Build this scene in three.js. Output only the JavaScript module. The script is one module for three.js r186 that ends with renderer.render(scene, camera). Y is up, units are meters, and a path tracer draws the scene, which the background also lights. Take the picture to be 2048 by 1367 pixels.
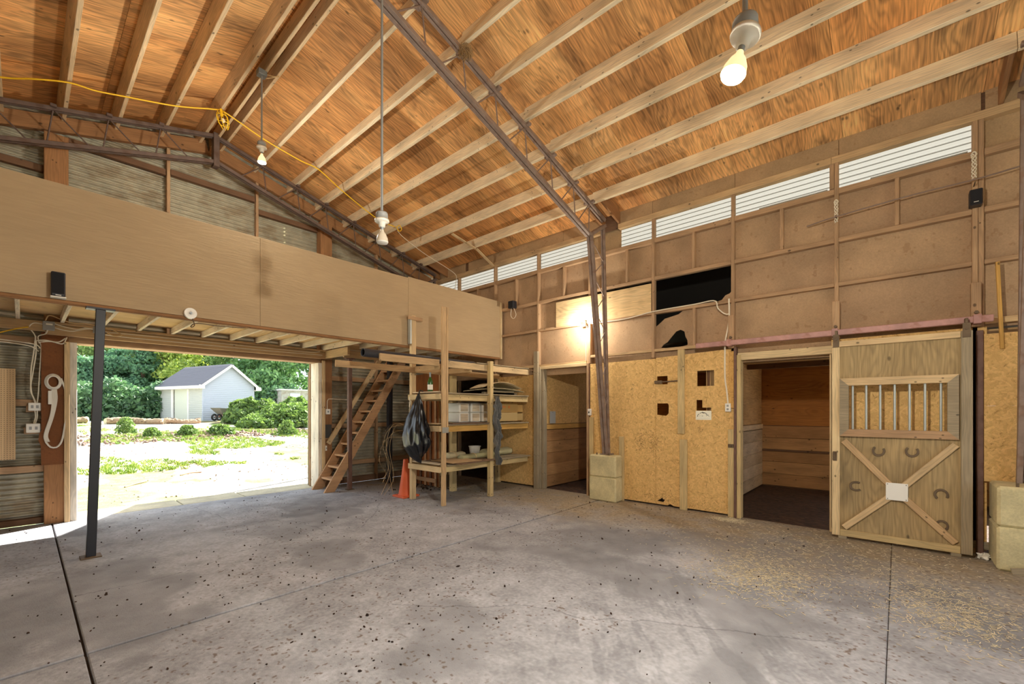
import * as THREE from 'three';
import { mergeGeometries } from 'three/addons/utils/BufferGeometryUtils.js';

// ---------------------------------------------------------------- camera, sky, sun, exposure
// Work coordinates: X to the stall wall, Y up, D away from the camera towards the gable with the big door (z = -D).
const scene = new THREE.Scene();
const renderer = new THREE.WebGLRenderer({ antialias: true });
renderer.toneMapping = THREE.LinearToneMapping;
renderer.toneMappingExposure = 1.0;
renderer.shadowMap.enabled = true;

const FOCAL = 869, HEIGHT = 1.52;
const camera = new THREE.PerspectiveCamera(2 * Math.atan(683.5 / FOCAL) * 180 / Math.PI, 2048 / 1367, 0.05, 400);
camera.position.set(0, HEIGHT, 0);
camera.rotation.y = -Math.atan2(979, FOCAL);
camera.setViewOffset(2048, 1367, 0, -136.5, 2048, 1367);
scene.add(camera);

scene.background = new THREE.Color(0.80, 0.90, 1.0);
scene.backgroundIntensity = 2.1;

const sun = new THREE.DirectionalLight(new THREE.Color(1.0, 0.94, 0.86), 30);
sun.position.set(6 + 1.25 * 30, 30, -12 - 0.5 * 30);
sun.target.position.set(6, 0, -12);
sun.castShadow = true; sun.shadow.radius = 1;
sun.shadow.mapSize.set(2048, 2048);
Object.assign(sun.shadow.camera, { left: -30, right: 30, top: 30, bottom: -30, near: 1, far: 120 });
scene.add(sun, sun.target);

const LAMP = new THREE.Color(1.0, 0.93, 0.80);

// ---------------------------------------------------------------- helpers
let seedState = 12345;
function rnd() { seedState = (seedState + 0x6D2B79F5) | 0; let t = Math.imul(seedState ^ (seedState >>> 15), 1 | seedState); t = (t + Math.imul(t ^ (t >>> 7), 61 | t)) ^ t; return ((t ^ (t >>> 14)) >>> 0) / 4294967296; }
const rr = (a, b) => a + (b - a) * rnd();
const lerp = (a, b, t) => a + (b - a) * t;
const clamp = (v, a = 0, b = 1) => Math.min(b, Math.max(a, v));
const sstep = (a, b, x) => { const t = clamp((x - a) / (b - a)); return t * t * (3 - 2 * t); };
const P = (x, y, d) => new THREE.Vector3(x, y, -d);

const used = new Map();
function numbered(name) { const n = used.get(name) || 0; used.set(name, n + 1); return n ? name + '_' + String(n).padStart(3, '0') : name; }
function thing(name, label, category, group, kind) {
  const o = new THREE.Group(); o.name = numbered(name); scene.add(o);
  o.userData = { label, category };
  if (group) o.userData.group = group;
  if (kind) o.userData.kind = kind;
  return o;
}
const structure = (name, label, category) => thing(name, label, category, null, 'structure');
function add(parent, name, geo, mat, label) {
  const m = new THREE.Mesh(geo, mat); m.name = name; parent.add(m);
  if (label) m.userData.label = label;
  return m;
}
// a box with chamfered edges; uv in metres, u along the grain (longest side unless told otherwise)
function boxGeo(w, h, l, c = 0.004, grain = -1) {
  const s = [w / 2, h / 2, l / 2]; c = Math.min(c, s[0] * 0.5, s[1] * 0.5, s[2] * 0.5);
  const g = grain >= 0 ? grain : s.indexOf(Math.max(...s));
  const pos = [], uv = [], nor = [], ou = rnd() * 7, ov = rnd() * 7;
  const v = (sx, sy, sz, ax) => [sx * (ax === 0 ? s[0] : s[0] - c), sy * (ax === 1 ? s[1] : s[1] - c), sz * (ax === 2 ? s[2] : s[2] - c)];
  const tri = (a, b, d) => {
    let e = [b[0] - a[0], b[1] - a[1], b[2] - a[2]], f = [d[0] - a[0], d[1] - a[1], d[2] - a[2]];
    let n = [e[1] * f[2] - e[2] * f[1], e[2] * f[0] - e[0] * f[2], e[0] * f[1] - e[1] * f[0]];
    const k = Math.hypot(...n) || 1; n = n.map((q) => q / k);
    const m = [a[0] + b[0] + d[0], a[1] + b[1] + d[1], a[2] + b[2] + d[2]];
    if (n[0] * m[0] + n[1] * m[1] + n[2] * m[2] < 0) { [b, d] = [d, b]; n = n.map((q) => -q); }
    const an = n.map(Math.abs), k0 = an.indexOf(Math.max(...an));
    const ua = g !== k0 ? g : (k0 + 1) % 3, va = 3 - k0 - ua;
    for (const p of [a, b, d]) { pos.push(...p); nor.push(...n); uv.push(p[ua] + ou, p[va] + ov); }
  };
  const quad = (a, b, d, e) => { tri(a, b, d); tri(a, d, e); };
  for (const q of [-1, 1]) {
    quad(v(q, -1, -1, 0), v(q, 1, -1, 0), v(q, 1, 1, 0), v(q, -1, 1, 0));
    quad(v(-1, q, -1, 1), v(1, q, -1, 1), v(1, q, 1, 1), v(-1, q, 1, 1));
    quad(v(-1, -1, q, 2), v(1, -1, q, 2), v(1, 1, q, 2), v(-1, 1, q, 2));
    for (const r of [-1, 1]) {
      quad(v(q, r, -1, 0), v(q, r, 1, 0), v(q, r, 1, 1), v(q, r, -1, 1));
      quad(v(q, -1, r, 0), v(q, 1, r, 0), v(q, 1, r, 2), v(q, -1, r, 2));
      quad(v(-1, q, r, 1), v(1, q, r, 1), v(1, q, r, 2), v(-1, q, r, 2));
      for (const t of [-1, 1]) tri(v(q, r, t, 0), v(q, r, t, 1), v(q, r, t, 2));
    }
  }
  const geo = new THREE.BufferGeometry();
  geo.setAttribute('position', new THREE.Float32BufferAttribute(pos, 3));
  geo.setAttribute('normal', new THREE.Float32BufferAttribute(nor, 3));
  geo.setAttribute('uv', new THREE.Float32BufferAttribute(uv, 2));
  return geo;
}
function bx(parent, name, mat, x0, x1, y0, y1, d0, d1, o = {}) {
  const m = add(parent, name, boxGeo(Math.abs(x1 - x0), Math.abs(y1 - y0), Math.abs(d1 - d0), o.c ?? 0.004, o.grain ?? -1), mat, o.label);
  m.position.set((x0 + x1) / 2, (y0 + y1) / 2, -(d0 + d1) / 2);
  return m;
}
// a bar from a to b ([X, Y, D]); t = size along `up`, w = size across
function beamGeo(a, b, w, t, up = [0, 1, 0], c = 0.003) {
  const A = P(...a), B = P(...b), L = A.distanceTo(B), x = B.clone().sub(A).normalize();
  const U = new THREE.Vector3(up[0], up[1], -up[2]);
  const z = new THREE.Vector3().crossVectors(x, U).normalize(), y = new THREE.Vector3().crossVectors(z, x);
  const g = boxGeo(L, t, w, c, 0);
  g.applyMatrix4(new THREE.Matrix4().makeBasis(x, y, z).setPosition(A.add(B).multiplyScalar(0.5)));
  return g;
}
const beam = (parent, name, mat, a, b, w, t, up, o = {}) => add(parent, name, beamGeo(a, b, w, t, up, o.c), mat, o.label);
function tubeGeo(pts, r, seg = 24, rad = 6, tension = 0.5) {
  const c = new THREE.CatmullRomCurve3(pts.map((p) => P(...p)), false, 'catmullrom', tension);
  return new THREE.TubeGeometry(c, seg, r, rad, false);
}
const tube = (parent, name, mat, pts, r, seg, rad) => add(parent, name, tubeGeo(pts, r, seg ?? Math.max(2, pts.length * 6), rad ?? 6), mat);
function rodGeo(a, b, r, rad = 6) {
  const A = P(...a), B = P(...b), L = A.distanceTo(B);
  const g = new THREE.CylinderGeometry(r, r, L, rad, 1);
  g.applyQuaternion(new THREE.Quaternion().setFromUnitVectors(new THREE.Vector3(0, 1, 0), B.clone().sub(A).normalize()));
  g.translate((A.x + B.x) / 2, (A.y + B.y) / 2, (A.z + B.z) / 2);
  return g;
}
const rod = (parent, name, mat, a, b, r, rad) => add(parent, name, rodGeo(a, b, r, rad), mat);
const lathe = (parent, name, mat, prof, x, y, d, seg = 24) => { const m = add(parent, name, new THREE.LatheGeometry(prof.map((q) => new THREE.Vector2(...q)), seg), mat); m.position.set(x, y, -d); return m; };
const merge = (list) => mergeGeometries(list.map((g) => { const n = g.index ? g.toNonIndexed() : g; return n; }));
// a sheet in the plane X = const, outline and holes given as [D, Y] points; thickness goes towards +X
function sheetX(parent, name, mat, x, outline, th, holes = []) {
  const s = new THREE.Shape(outline.map((p) => new THREE.Vector2(...p)));
  for (const h of holes) s.holes.push(new THREE.Path(h.map((p) => new THREE.Vector2(...p))));
  const g = new THREE.ExtrudeGeometry(s, { depth: th, bevelEnabled: false, curveSegments: 4 });
  g.applyMatrix4(new THREE.Matrix4().makeBasis(new THREE.Vector3(0, 0, -1), new THREE.Vector3(0, 1, 0), new THREE.Vector3(1, 0, 0)).setPosition(x, 0, 0));
  return add(parent, name, g, mat);
}
const rect = (d0, d1, y0, y1) => [[d0, y0], [d1, y0], [d1, y1], [d0, y1]];
const upright = (m) => { const u = m.geometry.attributes.uv; for (let i = 0; i < u.count; i++) u.setXY(i, u.getY(i), u.getX(i)); return m; };   // turn the grain upright
// a sheet in the plane D = const, outline [X, Y]; thickness goes away from the camera
function sheetD(parent, name, mat, d, outline, th, holes = []) {
  const s = new THREE.Shape(outline.map((p) => new THREE.Vector2(...p)));
  for (const h of holes) s.holes.push(new THREE.Path(h.map((p) => new THREE.Vector2(...p))));
  const g = new THREE.ExtrudeGeometry(s, { depth: th, bevelEnabled: false, curveSegments: 4 });
  g.translate(0, 0, -d - th);
  return add(parent, name, g, mat);
}
// corrugated sheet: ribs run along the first axis, the wave repeats with height. axis 'X' (plane D = at) or 'D' (plane X = at)
function corrugated(parent, name, mat, axis, a0, a1, y0, y1, at, o = {}) {
  const pitch = o.pitch ?? 0.068, amp = o.amp ?? 0.021, per = 12, na = o.na ?? 1;
  const ny = Math.max(2, Math.round((y1 - y0) / pitch * per));
  const pos = [], uv = [], idx = [];
  for (let j = 0; j <= ny; j++) for (let i = 0; i <= na; i++) {
    const a = lerp(a0, a1, i / na); let y = lerp(y0, y1, j / ny);
    if (o.top) y = Math.min(y, o.top(a));
    const wv = at + amp * Math.sin(y / pitch * Math.PI * 2);
    if (axis === 'X') pos.push(a, y, -wv); else pos.push(wv, y, -a);
    uv.push(a, y);
  }
  for (let j = 0; j < ny; j++) for (let i = 0; i < na; i++) { const k = j * (na + 1) + i; idx.push(k, k + 1, k + na + 2, k, k + na + 2, k + na + 1); }
  const g = new THREE.BufferGeometry();
  g.setAttribute('position', new THREE.Float32BufferAttribute(pos, 3));
  g.setAttribute('uv', new THREE.Float32BufferAttribute(uv, 2));
  g.setIndex(idx); g.computeVertexNormals();
  return add(parent, name, g, mat);
}

// ---------------------------------------------------------------- textures (what the surfaces are made of)
const TABLE = new Float32Array(65536); { let s = 987654321; for (let i = 0; i < 65536; i++) { s = Math.imul(s ^ (s >>> 15), 2246822519) + 0x9E3779B9 | 0; TABLE[i] = ((s ^ (s >>> 13)) >>> 0) / 4294967296; } }
function hash(x, y, s) { let h = Math.imul(x, 374761393) + Math.imul(y, 668265263) + Math.imul(s, 974634777) | 0; h = Math.imul(h ^ (h >>> 13), 1274126177); return ((h ^ (h >>> 16)) >>> 0) / 4294967296; }
function vnoise(x, y, px, py, s) {     // value noise, repeats after px, py
  const xi = Math.floor(x), yi = Math.floor(y), fx = x - xi, fy = y - yi;
  const u = fx * fx * (3 - 2 * fx), w = fy * fy * (3 - 2 * fy);
  let x0 = xi % px, y0 = yi % py; if (x0 < 0) x0 += px; if (y0 < 0) y0 += py;
  const x1 = x0 + 1 === px ? 0 : x0 + 1, y1 = y0 + 1 === py ? 0 : y0 + 1, k = s * 7919, r0 = y0 * 1013 + k, r1 = y1 * 1013 + k;
  const a = TABLE[(x0 * 57 + r0) & 65535], b = TABLE[(x1 * 57 + r0) & 65535], c = TABLE[(x0 * 57 + r1) & 65535], d = TABLE[(x1 * 57 + r1) & 65535];
  const e = a + (b - a) * u; return e + (c + (d - c) * u - e) * w;
}
function fbm(x, y, px, py, s, oct = 4) { let a = 0.5, r = 0, t = 0; for (let i = 0; i < oct; i++) { r += a * vnoise(x, y, px, py, s + i * 17); t += a; x *= 2; y *= 2; px *= 2; py *= 2; a *= 0.5; } return r / t; }
function texture(w, h, mx, my, fn, srgb = true) {
  const data = new Uint8Array(w * h * 4);
  for (let j = 0; j < h; j++) for (let i = 0; i < w; i++) {
    const c = fn(i / w, j / h), k = (j * w + i) * 4;
    if (typeof c === 'number') data[k] = data[k + 1] = data[k + 2] = clamp(c, 0, 255); else { data[k] = clamp(c[0], 0, 255); data[k + 1] = clamp(c[1], 0, 255); data[k + 2] = clamp(c[2], 0, 255); }
    data[k + 3] = 255;
  }
  const t = new THREE.DataTexture(data, w, h, THREE.RGBAFormat);
  t.wrapS = t.wrapT = THREE.RepeatWrapping; t.magFilter = THREE.LinearFilter; t.minFilter = THREE.LinearMipmapLinearFilter; t.generateMipmaps = true;
  if (srgb) t.colorSpace = THREE.SRGBColorSpace;
  t.repeat.set(1 / mx, 1 / my); t.needsUpdate = true;
  return t;
}
const mix3 = (a, b, t) => [lerp(a[0], b[0], t), lerp(a[1], b[1], t), lerp(a[2], b[2], t)];
const mul3 = (a, k) => [a[0] * k, a[1] * k, a[2] * k];

// sawn lumber, grain along u, light neutral so that the material's colour tints it
const lumberTex = texture(1024, 512, 1.6, 0.6, (u, v) => {
  const w = fbm(u * 3, v * 6, 3, 6, 3, 3);
  const ring = 0.5 + 0.5 * Math.sin((v * 22 + w * 5) * Math.PI * 2);
  const fine = fbm(u * 10, v * 160, 10, 160, 9, 3), blot = fbm(u * 5, v * 5, 5, 5, 21, 4);
  let k = 0.88 + 0.07 * ring + 0.14 * (fine - 0.5) + 0.26 * (blot - 0.5);
  let kn = 0; for (let i = 0; i < 9; i++) { const du = (u - hash(i, 3, 5)) * 1.6, dv = (v - hash(i, 7, 5)) * 0.6; kn = Math.max(kn, 1 - Math.hypot(du * 0.7, dv) / (0.008 + 0.008 * hash(i, 9, 5))); }
  k -= 0.35 * clamp(kn * 2);
  return [255 * k, 250 * (k - 0.01 * ring), 240 * (k - 0.02 * ring)];
});
// fir plywood: wild rotary-cut grain, patches and knots
function plyTexture(A, B, seed, contrast) {
  const knots = Array.from({ length: 16 }, (_, i) => [hash(i, 3, seed), hash(i, 7, seed), 0.012 + 0.014 * hash(i, 9, seed)]);
  return texture(1024, 1024, 2.4, 2.4, (u, v) => {
    const w = fbm(u * 3, v * 12, 3, 12, seed, 3), big = fbm(u * 2, v * 5, 2, 5, seed + 40, 3);
    const f = v * 40 + w * 8;
    const s = 0.5 + 0.5 * Math.sin(f * Math.PI * 2), line = s * s * (0.4 + big);
    const fine = fbm(u * 14, v * 300, 14, 300, seed + 5, 2), dark = sstep(0.6, 0.8, fbm(u * 8, v * 14, 8, 14, seed + 70, 3));
    let k = 1 - contrast * (0.13 * line + 0.40 * (big - 0.5) + 0.30 * (fine - 0.5)) - 0.12 * contrast * dark;
    let kn = 0; for (const [a, b, r] of knots) { const du = Math.abs(u - a) * 1.7, dv = Math.abs(v - b) * 3.4; if (du < 0.05 && dv < 0.05) kn = Math.max(kn, 1 - Math.hypot(du, dv) / r); }
    k -= 0.34 * clamp(kn * 1.6);
    return mul3(mix3(B, A, clamp(0.35 + 0.9 * (w - 0.2))), k);
  });
}
const ceilPlyTex = plyTexture([232, 182, 120], [194, 136, 82], 11, 1.2);
const paleplyTex = plyTexture([226, 196, 148], [206, 170, 118], 23, 0.6);
const greyplyTex = plyTexture([196, 180, 148], [176, 156, 122], 37, 0.7);
// oriented strand board: overlapping flakes
function osbTexture(stains) {
  const c = document.createElement('canvas'); c.width = c.height = 1024; const g = c.getContext('2d');
  g.fillStyle = 'rgb(220,182,118)'; g.fillRect(0, 0, 1024, 1024);
  for (let i = 0; i < 6500; i++) {
    const x = rnd() * 1024, y = rnd() * 1024, a = rnd() * Math.PI, l = rr(24, 80), w = rr(6, 22), k = rr(-1, 1);
    const col = [222 + 17 * k, 188 + 18 * k, 130 + 17 * k].map((q) => Math.round(q));
    for (const ox of [-1024, 0, 1024]) for (const oy of [-1024, 0, 1024]) {
      if (x + ox < -80 || x + ox > 1104 || y + oy < -80 || y + oy > 1104) continue;
      g.save(); g.translate(x + ox, y + oy); g.rotate(a);
      g.fillStyle = `rgba(${col},0.75)`; g.fillRect(-l / 2, -w / 2, l, w);
      g.fillStyle = 'rgba(140,98,50,0.25)'; g.fillRect(-l / 2, w / 2 - 1, l, 1.2);
      if (k < -0.86) { g.fillStyle = 'rgba(84,52,22,0.55)'; g.fillRect(-l / 4, -1.5, l / 2, 3); }
      g.restore();
    }
  }
  const t = new THREE.CanvasTexture(c); t.colorSpace = THREE.SRGBColorSpace; t.wrapS = t.wrapT = THREE.RepeatWrapping; t.repeat.set(1 / 1.25, 1 / 1.25);
  if (!stains) return t;
  // the sheets beside the stall doors: the same board twice across, with horse-rubbed dirt marks
  const b = document.createElement('canvas'); b.width = b.height = 2048; const h = b.getContext('2d');
  for (const x of [0, 1024]) for (const y of [0, 1024]) h.drawImage(c, x, y);
  const at = (d, y) => [(d - 1.7) / 2.5 * 2048, (1 - y / 2.5) * 2048];
  for (const [d, y, rx, ry, n, a] of stains) for (let i = 0; i < n; i++) { const q = Math.sqrt(-2 * Math.log(rnd() + 1e-6)), w = rnd() * 6.283, [px, py] = at(d + rx * q * Math.cos(w), y + ry * q * Math.sin(w)); h.fillStyle = `rgba(${[66, 44, 22].map((k) => Math.round(k * rr(0.7, 1.3)))},${a * rr(0.4, 1)})`; h.beginPath(); h.ellipse(px, py, rr(2, 9), rr(2, 6), rnd() * 3, 0, 6.28); h.fill(); }
  const s = new THREE.CanvasTexture(b); s.colorSpace = THREE.SRGBColorSpace; return s;
}
const osbTex = osbTexture();
const osbDirtyTex = osbTexture([[3.15, 1.03, 0.05, 0.09, 220, 0.35], [2.93, 1.0, 0.06, 0.10, 260, 0.35], [3.3, 1.85, 0.03, 0.05, 40, 0.3], [3.28, 1.95, 0.02, 0.03, 20, 0.3], [3.1, 1.55, 0.06, 0.1, 60, 0.16], [2.8, 0.72, 0.35, 0.05, 90, 0.16], [2.75, 0.14, 0.2, 0.05, 300, 0.22], [2.2, 0.10, 0.4, 0.06, 220, 0.18], [3.5, 0.2, 0.3, 0.1, 140, 0.14], [2.2, 1.22, 0.02, 0.03, 40, 0.3], [1.9, 1.3, 0.06, 0.05, 50, 0.15], [3.7, 1.1, 0.12, 0.5, 200, 0.10], [2.9, 0.5, 0.6, 0.3, 160, 0.10]]);
// brown insulating fibreboard, dusty
const fibreTex = texture(512, 512, 1.3, 1.3, (u, v) => { const k = 0.92 + 0.16 * (fbm(u * 5, v * 5, 5, 5, 3, 4) - 0.5) + 0.10 * (fbm(u * 120, v * 120, 120, 120, 5, 2) - 0.5); const st = sstep(0.74, 0.8, fbm(u * 22, v * 22, 22, 22, 41, 3)); return mix3(mul3([190, 164, 134], k), [150, 122, 94], st * 0.5); });
// painted loft panel with fine sideways grain
const panelTex = texture(1024, 512, 2.3, 1.15, (u, v) => { const w = fbm(u * 6, v * 4, 6, 4, 8, 3), n = fbm(u * 16, v * 90 + w * 6, 16, 96, 7, 3); return mul3([204, 186, 158], 0.95 + 0.05 * (n - 0.5) + 0.07 * (fbm(u * 4, v * 4, 4, 4, 15, 3) - 0.5)); });
const panelBump = texture(1024, 512, 2.3, 1.15, (u, v) => 255 * fbm(u * 16, v * 90 + fbm(u * 6, v * 4, 6, 4, 8, 3) * 6, 16, 96, 7, 3), false);
// galvanised sheet with rusty blooms
const tinTex = texture(512, 512, 1.7, 1.7, (u, v) => { const r = sstep(0.56, 0.74, fbm(u * 5, v * 9, 5, 9, 13, 5)), k = 0.93 + 0.14 * (fbm(u * 24, v * 12, 24, 12, 31, 4) - 0.5); return mix3(mul3([206, 202, 188], k), mul3([160, 138, 112], k), r * 0.45); });
const rustTex = texture(256, 256, 0.5, 0.5, (u, v) => { const k = 0.9 + 0.2 * (fbm(u * 8, v * 8, 8, 8, 13, 4) - 0.5), r = sstep(0.55, 0.75, fbm(u * 6, v * 6, 6, 6, 77, 4)); return mix3(mul3([255, 252, 250], k), mul3([214, 180, 156], k), r * 0.5); });
const grit = texture(512, 512, 0.6, 0.6, (u, v) => 255 * (0.5 * fbm(u * 20, v * 20, 20, 20, 61, 3) + 0.5 * fbm(u * 90, v * 90, 90, 90, 62, 2)), false);
const castTex = texture(512, 512, 0.9, 0.9, (u, v) => { const k = 0.93 + 0.22 * (fbm(u * 7, v * 7, 7, 7, 14, 5) - 0.5) + 0.1 * (fbm(u * 70, v * 70, 70, 70, 15, 2) - 0.5); return mul3([232, 224, 194], k); });
// soil for the stalls
const soilTex = texture(512, 512, 1.2, 1.2, (u, v) => { const k = 0.55 + 0.9 * (fbm(u * 40, v * 26, 40, 26, 91, 4) - 0.25); return mul3([112, 88, 70], k); });

// the barn's concrete floor: one map over the whole floor, X -2.8..7.0, D -5.6..8.9
const FX0 = -2.8, FX1 = 7.0, FD0 = -5.6, FD1 = 8.9;
function floorTexture() {
  const seg = (px, py, ax, ay, bx_, by) => { const dx = bx_ - ax, dy = by - ay, t = clamp(((px - ax) * dx + (py - ay) * dy) / (dx * dx + dy * dy)); return Math.hypot(px - ax - t * dx, py - ay - t * dy); };
  const cracks = [[[0.3, 5.05], [0.76, 5.0], [1.14, 5.04], [1.5, 5.3], [1.95, 5.36]], [[2.5, 6.1], [2.2, 6.7], [1.9, 7.0], [1.85, 7.5], [1.78, 8.3]], [[2.5, 6.1], [2.55, 5.4], [2.9, 5.2], [3.3, 5.6], [3.95, 6.4]], [[1.95, 2.95], [2.3, 2.45], [2.6, 2.2], [2.75, 1.7], [3.0, 1.35], [3.3, 0.7], [3.6, 0.2]]];
  const crackBoxes = cracks.map((k) => [Math.min(...k.map((p) => p[0])) - 0.1, Math.max(...k.map((p) => p[0])) + 0.1, Math.min(...k.map((p) => p[1])) - 0.1, Math.max(...k.map((p) => p[1])) + 0.1, k]);
  const W = 1792, Hh = 2048;
  return texture(W, Hh, 1, 1, (u, v) => {
    const X = lerp(FX0, FX1, u), D = lerp(FD0, FD1, v);
    const n1 = fbm(u * 9, v * 13, 9, 13, 2, 5), n2 = fbm(u * 60, v * 90, 60, 90, 4, 4), n3 = fbm(u * 500, v * 740, 500, 740, 6, 2);
    let c = mul3([178, 180, 187], 0.94 + 0.26 * (n1 - 0.5) + 0.22 * (n2 - 0.5) + 0.20 * (n3 - 0.5));
    // worn, coarse areas with exposed grit
    const worn = sstep(0.50, 0.62, fbm(u * 12 + 3, v * 16, 12, 16, 33, 4));
    c = mul3(c, 1 - 0.14 * worn * (0.6 + 1.2 * (n3 - 0.3)));
    // brown manure and soil dust lying in front of the stalls
    const dirt = clamp(sstep(4.3, 6.4, X + 1.6 * (n1 - 0.5) + 0.7 * (n2 - 0.5)) * (0.55 + 0.8 * n2));
    c = mix3(c, mul3([150, 130, 98], 0.8 + 0.4 * n3), dirt * 0.75);
    const dirt2 = sstep(7.1, 8.6, D + 0.8 * (n2 - 0.5)) * sstep(4.0, 4.8, X) * n2;
    c = mix3(c, [132, 104, 74], clamp(dirt2));
    // dark broom and drag marks
    const ang = 0.62, qx = (X - 3.25) * Math.cos(ang) + (D - 0.75) * Math.sin(ang), qy = -(X - 3.25) * Math.sin(ang) + (D - 0.75) * Math.cos(ang);
    const streak = fbm(qx * 2.2 + 40, qy * 12 + 40, 512, 512, 52, 4);
    const zone = Math.exp(-((X - 3.0) ** 2) / 0.5 - ((D - 1.0) ** 2) / 0.55) + 0.8 * Math.exp(-((X - 2.2) ** 2) / 0.28 - ((D - 1.35) ** 2) / 0.25) + 0.7 * Math.exp(-((X - 3.9) ** 2) / 0.12 - ((D - 1.7) ** 2) / 0.12);
    const smear = sstep(0.50, 0.60, streak) * clamp(zone * 1.5);
    c = mix3(c, mul3([112, 114, 120], 0.9 + 0.3 * (n3 - 0.5)), smear * 0.26);
    // pits and crumbs
    const pit = sstep(0.74, 0.80, fbm(u * 420, v * 620, 420, 620, 71, 2)) * sstep(0.42, 0.6, fbm(u * 14, v * 20, 14, 20, 73, 3));
    c = mix3(c, [92, 74, 60], pit * 0.6);
    const cx = X + 0.10 * (n2 - 0.5), cd = D + 0.10 * (n1 - 0.5) + 0.04 * (n3 - 0.5); for (const [x0, x1, d0, d1, k] of crackBoxes) { if (cx < x0 || cx > x1 || cd < d0 || cd > d1) continue; let m = 9; for (let i = 0; i + 1 < k.length; i++) m = Math.min(m, seg(cx, cd, k[i][0], k[i][1], k[i + 1][0], k[i + 1][1])); if (m < 0.009) c = mul3(c, 0.78 + 0.2 * m / 0.009); }
    return c;
  });
}
const floorTex = floorTexture();
// yard: gravel, soil and thin grass
const yardTex = texture(1024, 1024, 16, 16, (u, v) => { const g = sstep(0.47, 0.60, fbm(u * 9, v * 9, 9, 9, 5, 5)), n = fbm(u * 120, v * 120, 120, 120, 7, 3), e = sstep(0.55, 0.66, fbm(u * 11 + 4, v * 11, 11, 11, 55, 4)); let c = mul3([222, 214, 202], 0.8 + 0.4 * n); c = mix3(c, mul3([112, 132, 58], 0.7 + 0.6 * n), g * 0.75); return mix3(c, mul3([128, 100, 84], 0.7 + 0.6 * n), e * 0.6); });
// peg board: rows of drilled holes
const pegTex = texture(256, 256, 0.2, 0.2, (u, v) => { const a = (u * 8) % 1 - 0.5, b = (v * 8) % 1 - 0.5; return Math.hypot(a, b) < 0.16 ? [92, 72, 50] : mul3([222, 190, 146], 0.97 + 0.05 * hash(Math.floor(u * 256), Math.floor(v * 256), 3)); });

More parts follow.
